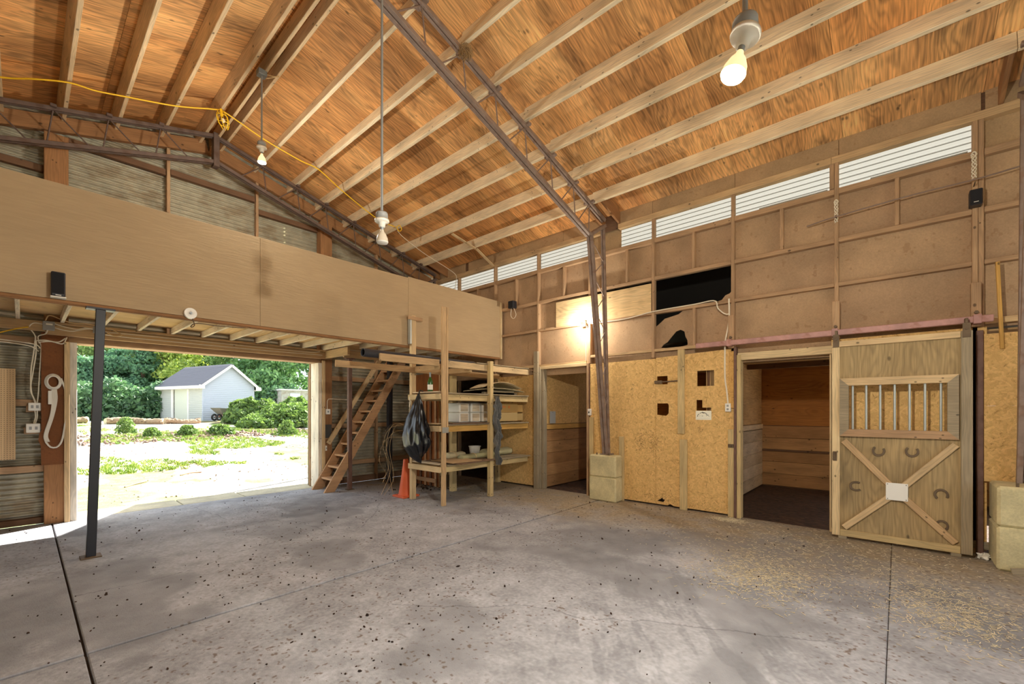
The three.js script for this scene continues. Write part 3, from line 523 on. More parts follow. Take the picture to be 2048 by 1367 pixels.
// ---------------------------------------------------------------- left and rear walls, out of the picture
{
  const w = structure('wall_left', 'corrugated metal side wall opposite the stalls', 'wall');
  bx(w, 'corrugated_sheet', M.tin, -2.66, -2.62, 0, 4.8, -5.3, 8.75); for (let d = -5; d < 8.6; d += 1.7) bx(w, 'stud', M.oldwood, -2.62, -2.53, 0, 4.7, d, d + 0.05);
  const b = structure('wall_rear', 'rear gable wall with a wide open doorway behind the viewer', 'wall');
  const roofY = (x) => ROOF.y - ROOF.m * Math.abs(x - ROOF.x) + 0.21;
  sheetD(b, 'sheeting', M.tin, -5.36, [[-2.66, 0], [-0.8, 0], [-0.8, 3.6], [6.0, 3.6], [6.0, 0], [6.85, 0], [6.85, roofY(6.85)], [2.06, roofY(2.06)], [-2.66, roofY(-2.66)]], 0.04);
}

// ---------------------------------------------------------------- steel frames
function steelFrame(d, label, mat) {
  const f = thing('roof_truss', label, 'roof truss', 'steel roof trusses');
  const mir = (x, s) => s > 0 ? x : 2 * ROOF.x - x;
  const top = (x) => purlinBottom(x) - 0.035, bot = (x) => 5.50 - 0.297 * (Math.abs(x - ROOF.x));
  for (const s of [1, -1]) {
    const X = (x) => mir(x, s), o = (q) => d + q;
    const pair = (name, a, b, gap, w, t, up) => add(f, name, merge([-1, 1].map((k) => beamGeo([X(a[0]), a[1], o(k * (gap / 2 + w / 2))], [X(b[0]), b[1], o(k * (gap / 2 + w / 2))], w, t, up))), mat);
    pair('top_chord', [2.06, top(2.06)], [6.50, top(6.50)], 0.016, 0.032, 0.05, [0.28 * s, 0.96, 0]);
    pair('bottom_chord', [2.06, bot(2.06)], [6.02, bot(6.02)], 0.016, 0.045, 0.05, [0.28 * s, 0.96, 0]);
    pair('inner_column', [6.05, 4.36], [6.555, 0.78], 0.018, 0.042, 0.045, [s, 0, 0]);
    pair('outer_column', [6.46, 4.60], [6.64, 0.78], 0.012, 0.028, 0.045, [s, 0, 0]);
    beam(f, 'knee_plate', mat, [X(6.02), 4.32, d], [X(6.50), 4.62, d], 0.10, 0.05, [-0.5 * s, 0.86, 0]);
    for (const x of [2.755, 3.325, 3.856, 4.425, 4.995, 5.575, 6.04]) {
      rod(f, 'web_rod', mat, [X(x), top(x), d], [X(Math.min(x + 0.06, 6.02)), bot(Math.min(x + 0.06, 6.02)), d], 0.0095, 5);
      rod(f, 'web_rod', mat, [X(x), top(x), d], [X(x - 0.36), bot(x - 0.36), d], 0.0095, 5);
      bx(f, 'purlin_clip', mat, X(x) - 0.03, X(x) + 0.03, top(x) + 0.0, top(x) + 0.035, d - 0.09, d + 0.09);
    }
    for (let k = 0; k < 6; k++) {
      const y0 = 4.30 - k * 0.58, y1 = y0 - 0.29, y2 = y0 - 0.58, xi = (y) => 6.05 + 0.505 * (4.36 - y) / 3.58, xo = (y) => 6.46 + 0.18 * (4.6 - y) / 3.82;
      rod(f, 'lacing_rod', mat, [X(xi(y0)), y0, d], [X(xo(y1)), y1, d], 0.008, 5); rod(f, 'lacing_rod', mat, [X(xo(y1)), y1, d], [X(xi(y2)), y2, d], 0.008, 5);
    }
    bx(f, 'base_plate', mat, X(6.60) - 0.09, X(6.60) + 0.09, 0.772, 0.785, d - 0.09, d + 0.09);
  }
  bx(f, 'ridge_plate', mat, 2.02, 2.10, 5.42, 5.95, d - 0.07, d + 0.07);
  return f;
}
steelFrame(FRAMES[1], 'brown laced steel frame crossing the middle of the roof, standing on the pale concrete pier', M.steel);
steelFrame(FRAMES[2], 'dark steel truss frame against the far corrugated gable', M.steelDark);
steelFrame(FRAMES[0], 'laced steel column at the right edge of the photo beside the sliding stall door', M.steel);
function pier(x0, x1, d0, d1, h, label) {
  const f = thing('concrete_pier', label, 'concrete pier', 'concrete piers');
  const m = bx(f, 'lower_lift', M.cast, x0, x1, 0, h * 0.52, d0, d1, { c: 0.02 }); bx(f, 'upper_lift', M.cast, x0 + 0.003, x1, h * 0.523, h, d0 + 0.003, d1 - 0.003, { c: 0.022 });
  for (const k of [0.3, 0.75]) rod(f, 'anchor_bolt', M.iron, [x0 + 0.05, h - 0.02, lerp(d0, d1, k)], [x0 + 0.05, h + 0.035, lerp(d0, d1, k)], 0.011, 8);
  return f;
}
pier(6.44, 6.675, 3.45, 3.955, 0.768, 'pale concrete pier under the laced steel column between the stalls');
pier(6.15, 6.66, -1.25, -0.705, 0.80, 'cream concrete pier at the right edge of the photo next to the stall door');
pier(6.44, 6.66, 7.95, 8.45, 0.768, 'concrete pier in the far corner hidden behind the plywood under the loft');
FRAMES.forEach((d, i) => pier(-2.52, -2.25, d - 0.25, d + 0.25, 0.768, 'concrete pier along the opposite wall out of the picture, ' + ['nearest the rear door', 'in the middle', 'by the far gable'][i]));

// ================================================================ THINGS INSIDE
// ---------------------------------------------------------------- loft over the big door
{
  const L = thing('loft', 'storage loft with tall tan guard panels above the big doorway', 'loft');
  const PX = [-2.56, -0.24, 2.08, 4.40, 6.70];
  for (let i = 0; i < 4; i++) bx(L, 'guard_panel', M.panel, PX[i] + 0.0015, PX[i + 1] - 0.0015, 2.632, 3.795 - (i === 3 ? -0.02 : 0), 6.287, 6.30, { c: 0.001 });
  bx(L, 'end_post', M.lumber3, 6.70, 6.745, 2.60, 3.80, 6.26, 6.32);
  for (let x = -2.5; x < 6.7; x += 1.16) bx(L, 'guard_stud', M.lumber, x, x + 0.04, 2.8, 3.79, 6.302, 6.39);
  bx(L, 'top_rail', M.lumber3, -2.56, 6.70, 3.765, 3.80, 6.30, 6.39, { c: 0.003 });
  for (const [a, b] of [[-2.56, 0.3], [0.302, 1.05], [1.052, 2.9], [2.902, 4.6], [4.602, 6.70]]) bx(L, 'front_header', M.brownwood, a, b, 2.59, 2.79, 6.303, 6.345);
  bx(L, 'bottom_trim', M.brownwood, -2.56, 6.70, 2.598, 2.628, 6.287, 6.302, { c: 0.002 });
  // deck sheets around the stair opening, joists below
  for (const [a, b, p, q] of [[-2.6, -0.3, 6.31, 8.48], [-0.298, 2.02, 6.31, 8.48], [2.022, 4.1, 6.31, 8.48], [4.102, 5.9, 6.31, 7.70], [5.902, 6.70, 6.31, 8.48]]) bx(L, 'deck_sheet', M.osbWhite, a, b, 2.79, 2.806, p, q, { c: 0.001 });
  for (let x = -2.41; x < 6.6; x += 0.395) { const stop = x > 4.1 && x < 5.9 ? 7.72 : 8.48; bx(L, 'joist', M.whitewood, x - 0.019, x + 0.019, 2.695, 2.789, 6.35, stop); }
  bx(L, 'ledger', M.lumber2, -2.6, 0.2, 2.565, 2.695, 8.44, 8.50); bx(L, 'ledger', M.lumber2, 0.21, 4.3, 2.665, 2.70, 8.40, 8.50);
  bx(L, 'trimmer', M.lumber2, 4.02, 6.70, 2.52, 2.66, 7.80, 7.84); bx(L, 'trimmer', M.lumber2, 4.02, 6.70, 2.665, 2.79, 7.74, 7.78); bx(L, 'trimmer', M.lumber2, 3.96, 4.01, 2.54, 2.69, 7.55, 8.45);
}
function post(label, mat, x, d, y1, w, plate, lean = 0) {
  const g = thing('steel_post', label, 'post', 'posts under the loft');
  beam(g, 'shaft', mat, [x, 0.012, d], [x + lean, y1, d], w, w, [0, 0, 1]);
  bx(g, 'foot_plate', M.iron, x - plate / 2, x + plate / 2, 0, 0.012, d - plate / 2, d + plate / 2, { c: 0.002 });
  bx(g, 'head_plate', mat, x + lean - plate * 0.7, x + lean + plate * 0.7, y1, y1 + 0.02, d - plate * 0.3, d + plate * 0.4, { c: 0.002 });
  return g;
}
post('black square steel post standing in front of the big doorway', M.black, 0.47, 6.26, 2.57, 0.075, 0.16, 0.075);
post('brown slim steel post beside the foot of the wooden stairs', M.brownpost, 4.17, 7.87, 2.50, 0.07, 0.13);
post('black square steel post between the stairs and the shelving', M.black, 5.10, 7.97, 2.64, 0.09, 0.13, 0.02);

// ---------------------------------------------------------------- open wooden stairs to the loft
{
  const s = thing('staircase', 'steep open wooden staircase climbing to the loft', 'stairs');
  const N = 12, x0 = 3.74, x1 = 5.42, H = 2.72, at = (t) => [lerp(x0, x1, t), lerp(0, H, t)];
  for (const d of [7.88, 8.38]) {
    const dx = 0.085, o = [[x0 - 0.07, 0.0], [x0 + 0.13, 0.0], [x1 + 0.13, H - 0.02], [x1 - 0.02, H + 0.02]];
    sheetD(s, 'stringer', M.stair, d - 0.02, o, 0.04);
  }
  for (let i = 1; i <= N; i++) { const [x, y] = at(i / (N + 0.7)); bx(s, 'tread', M.stair, x - 0.03, x + 0.17, y - 0.02, y + 0.018, 7.90, 8.36); bx(s, 'cleat', M.brownwood, x, x + 0.13, y - 0.06, y - 0.022, 8.33, 8.358); }
  beam(s, 'handrail', M.lumber, [4.02, 0.86, 8.44], [5.20, 2.66, 8.44], 0.04, 0.09, [-0.8, 0.6, 0]);
  for (const t of [0.12, 0.55]) bx(s, 'rail_bracket', M.oldwood, lerp(4.02, 5.2, t) - 0.04, lerp(4.02, 5.2, t) + 0.06, lerp(0.86, 2.66, t) - 0.05, lerp(0.86, 2.66, t) + 0.02, 8.46, 8.54);
}
// plywood screen under the loft behind the shelving
{
  const g = thing('plywood_screen', 'brown plywood screen standing on edge under the loft behind the shelving', 'plywood screen');
  bx(g, 'sheet', M.brownply, 5.40, 5.412, 0.02, 2.25, 6.72, 7.60, { c: 0.001, grain: 1 }); bx(g, 'stud', M.lumber2, 5.413, 5.45, 0, 2.5, 6.72, 6.80); bx(g, 'stud', M.lumber, 5.413, 5.45, 0, 2.5, 7.52, 7.60);
  bx(g, 'stud', M.oldwood, 5.75, 5.80, 0, 2.5, 6.72, 6.80);
}

// ---------------------------------------------------------------- timber shelving
const RF = 5.40, RB = 6.22;
{
  const r = thing('storage_rack', 'rough timber shelving rack with four levels in front of the stalls', 'shelving');
  bx(r, 'post', M.lumber2, 4.405, 4.485, 0, 3.165, RF - 0.02, RF + 0.02); bx(r, 'post', M.lumber2, 4.49, 4.53, 1.25, 3.165, RF - 0.02, RF + 0.06);
  bx(r, 'post', M.greenwood, 5.465, 5.545, 0, 2.385, RF - 0.04, RF + 0.04); bx(r, 'post', M.lumber, 4.41, 4.50, 0, 3.15, RB - 0.02, RB + 0.05); bx(r, 'post', M.greenwood, 5.33, 5.44, 0, 2.25, RB, RB + 0.09);
  bx(r, 'post', M.greywood, 6.60, 6.655, 0, 2.66, 5.20, 5.30); bx(r, 'cap_block', M.oldwood, 4.33, 4.62, 3.06, 3.12, RB - 0.045, RB - 0.021); bx(r, 'grey_strip', M.galv, 4.37, 4.405, 2.65, 3.1, RB - 0.03, RB + 0.04);
  const fr = (y, h, x0, x1, m) => bx(r, 'front_beam', m, x0, x1, y - h, y, RF + 0.022 + 0.02, RF + 0.06 + 0.02);
  fr(2.325, 0.105, 3.34, 4.40, M.lumber2); fr(2.325, 0.11, 4.54, 6.65, M.lumber); fr(1.785, 0.105, 4.54, 6.60, M.greenwood); fr(1.27, 0.10, 4.46, 6.60, M.yellow); fr(0.62, 0.10, 4.46, 6.60, M.greenwood);
  const bk = (y, h, x0, x1, m) => bx(r, 'back_beam', m, x0, x1, y - h, y, RB - 0.062, RB - 0.024);
  bk(2.26, 0.10, 3.05, 6.55, M.lumber2); bk(1.785, 0.10, 4.41, 6.6, M.lumber); bk(1.27, 0.1, 4.41, 6.6, M.lumber); bk(0.62, 0.1, 4.41, 6.6, M.lumber);
  for (const y of [0.62, 1.27, 1.785]) { bx(r, 'side_beam', M.lumber3, 4.365, 4.403, y - 0.09, y, RF + 0.0, RB + 0.03); bx(r, 'side_beam', M.lumber, 6.55, 6.59, y - 0.09, y - 0.002, RF + 0.09, RB - 0.07); }
  bx(r, 'cross_bearer', M.lumber2, 4.44, 4.485, 2.175, 2.266, RF + 0.085, RB - 0.065); bx(r, 'cross_bearer', M.lumber2, 5.10, 5.145, 2.175, 2.266, RF + 0.085, RB - 0.065);
  // shelf boards
  const shelf = (y, m, n, x0 = 4.42, x1 = 6.62) => { for (let k = 0; k < n; k++) { const d0 = lerp(RF - 0.01, RB + 0.0, k / n), d1 = lerp(RF - 0.01, RB + 0.0, (k + 1) / n) - 0.006; bx(r, 'shelf_board', m, x0 + 0.12 + rr(-0.03, 0.02), x1 + rr(-0.05, 0.0), y, y + 0.02, d0, d1); } };
  shelf(1.787, M.greywood, 4); shelf(1.272, M.greywood, 3); shelf(0.622, M.greywood, 4);
  bx(r, 'shelf_board', M.whitewood, 4.41, 4.53, 1.808, 1.828, RF + 0.05, RB - 0.03); bx(r, 'shelf_board', M.whitewood, 4.41, 4.53, 0.643, 0.663, RF + 0.05, RB - 0.03); bx(r, 'shelf_board', M.lumber, 4.36, 4.53, 1.293, 1.31, RF + 0.05, RB - 0.03);
  bx(r, 'shelf_board', M.greywood, 5.2, 6.62, 2.328, 2.345, RF + 0.02, RF + 0.5);
  bx(r, 'tie_plate', M.galv, 4.40, 4.53, 1.16, 1.25, RF - 0.026, RF - 0.021, { c: 0.001 });
}
{ const t = thing('fibreboard_offcut', 'grey fibreboard sheet lying crooked on the lowest shelf of the rack', 'board'); const m = bx(t, 'sheet', std(0xb0a298, { map: fibreTex }), 4.62, 5.50, 0.646, 0.664, 5.26, 6.1, { c: 0.001 }); m.rotation.y = 0.10; bx(t, 'sheet', M.lumber2, 4.58, 5.2, 0.668, 0.676, 5.30, 5.9, { c: 0.001 }).rotation.y = -0.06; }
{ const t = thing('fibreboard_offcut', 'thin grey panel lying on the middle shelf below the white boxes', 'board'); bx(t, 'sheet', std(0xa89a92, { map: fibreTex }), 4.6, 5.45, 1.296, 1.308, 5.36, 5.78, { c: 0.001 }); }
// bottle on the rack
{
  const b = thing('wine_bottle', 'green sparkling wine bottle standing on the upper shelf of the rack', 'bottle');
  const G = new THREE.MeshPhysicalMaterial({ color: 0x4a7a34, roughness: 0.12, transmission: 0.5, thickness: 0 }), x = 4.475, d = 5.78, y = 1.829;
  lathe(b, 'glass', G, [[0, 0], [0.042, 0], [0.044, 0.01], [0.044, 0.15], [0.036, 0.19], [0.018, 0.23], [0.015, 0.25], [0.015, 0.26]], x, y, d); lathe(b, 'label', M.white, [[0.0446, 0.03], [0.0446, 0.115]], x, y, d); lathe(b, 'foil', M.zinc, [[0.0165, 0.225], [0.0165, 0.295], [0.018, 0.30], [0.018, 0.315], [0, 0.316]], x, y, d);
}
// black bin bag hanging from the end of the rack
{
  const b = thing('bin_bag', 'black plastic bin bag hanging from the end of the shelving rack', 'bag');
  const n = 64, m = 44, pos = [], idx = [], prof = [[0, 0.018], [0.06, 0.05], [0.2, 0.13], [0.4, 0.23], [0.6, 0.30], [0.78, 0.29], [0.9, 0.20], [0.97, 0.10], [1, 0.005]];
  const rad = (t) => { for (let i = 0; i + 1 < prof.length; i++) if (t <= prof[i + 1][0]) return lerp(prof[i][1], prof[i + 1][1], sstep(prof[i][0], prof[i + 1][0], t) * 0.5 + 0.5 * (t - prof[i][0]) / (prof[i + 1][0] - prof[i][0])); return 0; };
  for (let j = 0; j <= m; j++) for (let i = 0; i <= n; i++) {
    const t = j / m, a = i / n * Math.PI * 2, R = rad(t);
    const fold = 1 + 0.16 * Math.sin(a * 9 + 2 * Math.sin(t * 5)) * (0.4 + 0.6 * t) + 0.10 * Math.sin(a * 17 + t * 9) + 0.08 * (fbm(a * 3 + 20, t * 9, 999, 999, 4, 3) - 0.5);
    const sag = 0.10 * t * t * Math.sin(a);
    pos.push(4.325 + 0.36 * R * fold * Math.cos(a) * 0.9 - 0.33 * R, 1.80 - 1.08 * t - sag * 0.7 * (a > 0 ? 1 : 1), -(5.88 - 0.12 * t + R * fold * Math.sin(a) * 1.0 + 0.05 * t));
  }
  for (let j = 0; j < m; j++) for (let i = 0; i < n; i++) { const k = j * (n + 1) + i; idx.push(k, k + 1, k + n + 2, k, k + n + 2, k + n + 1); }
  const g = new THREE.BufferGeometry(); g.setAttribute('position', new THREE.Float32BufferAttribute(pos, 3)); g.setIndex(idx); g.computeVertexNormals();
  add(b, 'sack', g, std(0x17181c, { roughness: 0.28 })); tube(b, 'tie', std(0x17181c, { roughness: 0.3 }), [[4.325, 1.80, 5.88], [4.35, 1.845, 5.89], [4.44, 1.84, 5.93]], 0.012);
}
// white boxes, cardboard boxes
let count = 0;
[[5.06, 0], [5.34, 0], [5.62, 0], [5.06, 1], [5.34, 1], [5.62, 1]].forEach(([x, k]) => {
  const where = [['lower row, first from the left', 'lower row, second from the left', 'lower row, beside the post'], ['upper row, first from the left', 'upper row, second from the left', 'upper row, beside the post']][k][count++ % 3];
  const t = thing('paper_package', 'white square paper package on the middle shelf, ' + where, 'package', 'white packages on the middle shelf');
  const y = 1.31 + k * 0.172, j = rr(-0.012, 0.012);
  bx(t, 'carton', M.white, x + j, x + 0.235 + j, y, y + 0.168, 5.72 + j, 6.04, { c: 0.012 }); bx(t, 'flap', M.whitewood, x + 0.03 + j, x + 0.2 + j, y + 0.02, y + 0.15, 5.714 + j, 5.719 + j, { c: 0.001 });
});
[[1.31, 'lower plain brown cardboard box on the middle shelf beside the post', 0xb49a68], [1.478, 'upper brown cardboard box with orange print on the middle shelf', 0xc09a5c]].forEach(([y, label, col], k) => {
  const t = thing('cardboard_box', label, 'box', 'cardboard boxes on the middle shelf');
  const c = std(col); bx(t, 'carton', c, 5.92, 6.50, y, y + 0.165, 5.62, 5.98, { c: 0.006 });
  if (k) { bx(t, 'print', std(0xd88848), 5.96, 6.14, y + 0.09, y + 0.125, 5.617, 5.6195, { c: 0 }); bx(t, 'print', std(0xd88848), 6.22, 6.27, y + 0.08, y + 0.13, 5.617, 5.6195, { c: 0 }); }
  bx(t, 'flap', c, 6.51, 6.58, y + 0.01, y + 0.15, 5.55, 5.70, { c: 0.002 }).rotation.y = 0.5;
});
// scrap roofing on the upper shelf
[['rusty corrugated offcut lying on top of the scrap pile on the upper shelf', 5.35, 6.42, 5.42, 0.10, 0.06, std(0xd8c4a2, { roughness: 0.6 })], ['grey corrugated offcut under the rusty one on the upper shelf', 5.20, 6.50, 5.44, 0.05, 0.02, std(0xb8b49a, { roughness: 0.6 })]].forEach(([label, x0, x1, d0, dy, tilt, mat]) => {
  const t = thing('corrugated_offcut', label, 'metal sheet', 'roofing offcuts on the upper shelf');
  const nx = 12, nd = 50, pos = [], idx = [];
  for (let j = 0; j <= nd; j++) for (let i = 0; i <= nx; i++) { const x = lerp(x0 + 0.25 * (j / nd), x1, i / nx), d = d0 + j / nd * 0.62, u = i / nx; pos.push(x, 1.825 + dy + tilt * Math.sin(u * 3.1) + 0.05 * Math.sin(u * Math.PI) * (dy > 0.06 ? 1 : 0.5) + 0.008 * Math.sin(j / nd * 0.62 / 0.068 * 6.283), -d); }
  for (let j = 0; j < nd; j++) for (let i = 0; i < nx; i++) { const k = j * (nx + 1) + i; idx.push(k, k + 1, k + nx + 2, k, k + nx + 2, k + nx + 1); }
  const g = new THREE.BufferGeometry(); g.setAttribute('position', new THREE.Float32BufferAttribute(pos, 3)); g.setAttribute('uv', new THREE.Float32BufferAttribute(pos.filter((_, i) => i % 3 !== 1), 2)); g.setIndex(idx); g.computeVertexNormals();
  add(t, 'sheet', g, mat);
  bx(t, 'prop', M.greywood, x0 + 0.3, x1 - 0.1, 1.808, 1.825 + dy * 0.6, 5.55, 5.62);
});
// rolled feed sacks on the lowest shelf
function sackRoll(label, x0, x1, y, d, r, mat) {
  const t = thing('rolled_sack', label, 'sack', 'rolled sacks on the lowest shelf');
  const n = 18, m = 28, pos = [], idx = [];
  for (let j = 0; j <= m; j++) for (let i = 0; i <= n; i++) { const a = i / n * 6.2832, u = j / m, e = (j === 0 || j === m) ? 0.05 : 1, R = r * e * (1 + 0.35 * (fbm(u * 8 + 4, Math.cos(a) * 2 + 9, 999, 999, Math.round(x0 * 9), 3) - 0.5) + 0.05 * Math.sin(a * 5 + u * 8)); pos.push(lerp(x0, x1, u) , y + r * 0.8 + 0.8 * R * Math.sin(a), -(d + R * 1.3 * Math.cos(a))); }
  for (let j = 0; j < m; j++) for (let i = 0; i < n; i++) { const k = j * (n + 1) + i; idx.push(k, k + 1, k + n + 2, k, k + n + 2, k + n + 1); }
  const g = new THREE.BufferGeometry(); g.setAttribute('position', new THREE.Float32BufferAttribute(pos, 3)); g.setIndex(idx); g.computeVertexNormals(); add(t, 'roll', g, mat);
  tube(t, 'tie', M.cableTan, Array.from({ length: 13 }, (_, k) => { const a = k / 12 * 6.2832; return [lerp(x0, x1, 0.4), y + r * 0.8 + 0.95 * r * Math.sin(a), d + 1.35 * r * Math.cos(a)]; }), 0.006);
}
sackRoll('crumpled cream sack roll at the left of the lowest shelf', 5.0, 5.42, 0.645, 6.02, 0.075, std(0xd6c8a0));
sackRoll('greenish rolled tarpaulin lying on the lowest shelf behind the post', 5.05, 5.9, 0.645, 5.72, 0.06, std(0xa8a47c));
sackRoll('pale grey-green feed sack roll at the stall end of the lowest shelf', 5.75, 6.5, 0.645, 5.85, 0.09, std(0xc2bc94));
{ const t = thing('plastic_tub', 'white plastic tub on the lowest shelf behind the post', 'tub'); lathe(t, 'body', M.white, [[0, 0], [0.09, 0], [0.11, 0.13], [0.118, 0.13], [0.118, 0.14], [0.105, 0.14], [0.086, 0.01], [0, 0.01]], 5.72, 0.70, 6.03); lathe(t, 'foot', M.white, [[0.085, -0.055], [0.09, 0]], 5.72, 0.70, 6.03); }
// grey strap of cloth hanging on the second post
{
  const t = thing('hanging_tarp', 'dark grey crumpled cloth strip hanging on the front post of the rack', 'cloth');
  const n = 26, m = 70, pos = [], idx = [];
  for (let j = 0; j <= m; j++) for (let i = 0; i <= n; i++) { const u = i / n, v = j / m, w = 0.17 - 0.09 * sstep(0.55, 0.95, v) - 0.09 * (1 - sstep(0, 0.07, v)); pos.push(5.585 + 0.03 * v + (u - 0.5) * w + 0.02 * Math.sin(v * 14), 1.77 - 1.22 * v, -(5.315 + 0.03 * Math.sin(u * 22 + 6 * fbm(v * 6, u * 2, 999, 999, 3, 2)) + 0.14 * (fbm(u * 5, v * 14, 999, 999, 12, 4) - 0.5))); }
  for (let j = 0; j < m; j++) for (let i = 0; i < n; i++) { const k = j * (n + 1) + i; idx.push(k, k + 1, k + n + 2, k, k + n + 2, k + n + 1); }
  const g = new THREE.BufferGeometry(); g.setAttribute('position', new THREE.Float32BufferAttribute(pos, 3)); g.setIndex(idx); g.computeVertexNormals(); add(t, 'cloth', g, std(0x6a6a68, { roughness: 0.6 }));
  rod(t, 'hook', M.iron, [5.58, 1.76, 5.27], [5.58, 1.76, 5.36], 0.006);
}
// pipe lying on the extended beams
{ const t = thing('plastic_pipe', 'thick black plastic pipe resting on the rack beams', 'pipe'); const a = P(3.14, 2.325, 5.56), b = P(5.3, 2.325, 5.62), L = a.distanceTo(b); const sh = new THREE.Shape(); sh.absarc(0, 0, 0.058, 0, Math.PI * 2); const ho = new THREE.Path(); ho.absarc(0, 0, 0.048, 0, Math.PI * 2, true); sh.holes.push(ho); const g = new THREE.ExtrudeGeometry(sh, { depth: L, bevelEnabled: false, curveSegments: 20 }); g.applyQuaternion(new THREE.Quaternion().setFromUnitVectors(new THREE.Vector3(0, 0, 1), b.clone().sub(a).normalize())); g.translate(a.x, a.y, a.z); add(t, 'barrel', g, std(0x33343a, { roughness: 0.35 })); }
// traffic cone and wire by the back post
{
  const t = thing('traffic_cone', 'faded orange traffic cone standing behind the rack post', 'cone'); const o = std(0xe0683c, { roughness: 0.6 });
  lathe(t, 'body', o, [[0.15, 0.03], [0.13, 0.05], [0.115, 0.14], [0.08, 0.38], [0.05, 0.60], [0.042, 0.66], [0.036, 0.66]], 4.50, 0, 6.50); bx(t, 'base', o, 4.33, 4.67, 0, 0.035, 6.33, 6.67, { c: 0.012 });
}
{
  const t = thing('wire_bundle', 'tangle of thin rusty wire hanging beside the traffic cone', 'wire');
  for (let k = 0; k < 9; k++) { const o = rr(-0.08, 0.08), q = rr(0.1, 0.42), y = rr(1.0, 1.3); tube(t, 'wire_strand', k % 2 ? M.iron : M.cableTan, [[4.40, y, 6.27], [4.30 - q * 0.5, y - 0.05 + 0.1 * rnd(), 6.42 + o], [4.24 - q * 0.6, y - 0.35, 6.5 + o], [4.27 - q * 0.3, rr(0.3, 0.7), 6.52 + o], [4.2 + rr(-0.2, 0.1), rr(0.05, 0.5), 6.55 + o]], 0.0022, 20, 4); }
}
{ const t = thing('rope_tail', 'pale twisted rope hanging down the back post of the rack', 'rope'); for (const s of [0, 1.6, 3.2]) tube(t, 'strand', M.cable, Array.from({ length: 22 }, (_, k) => [4.375 + 0.012 * Math.cos(k * 1.4 + s), 1.75 - k * 0.026, 6.20 + 0.012 * Math.sin(k * 1.4 + s)]), 0.008, 44, 5); }

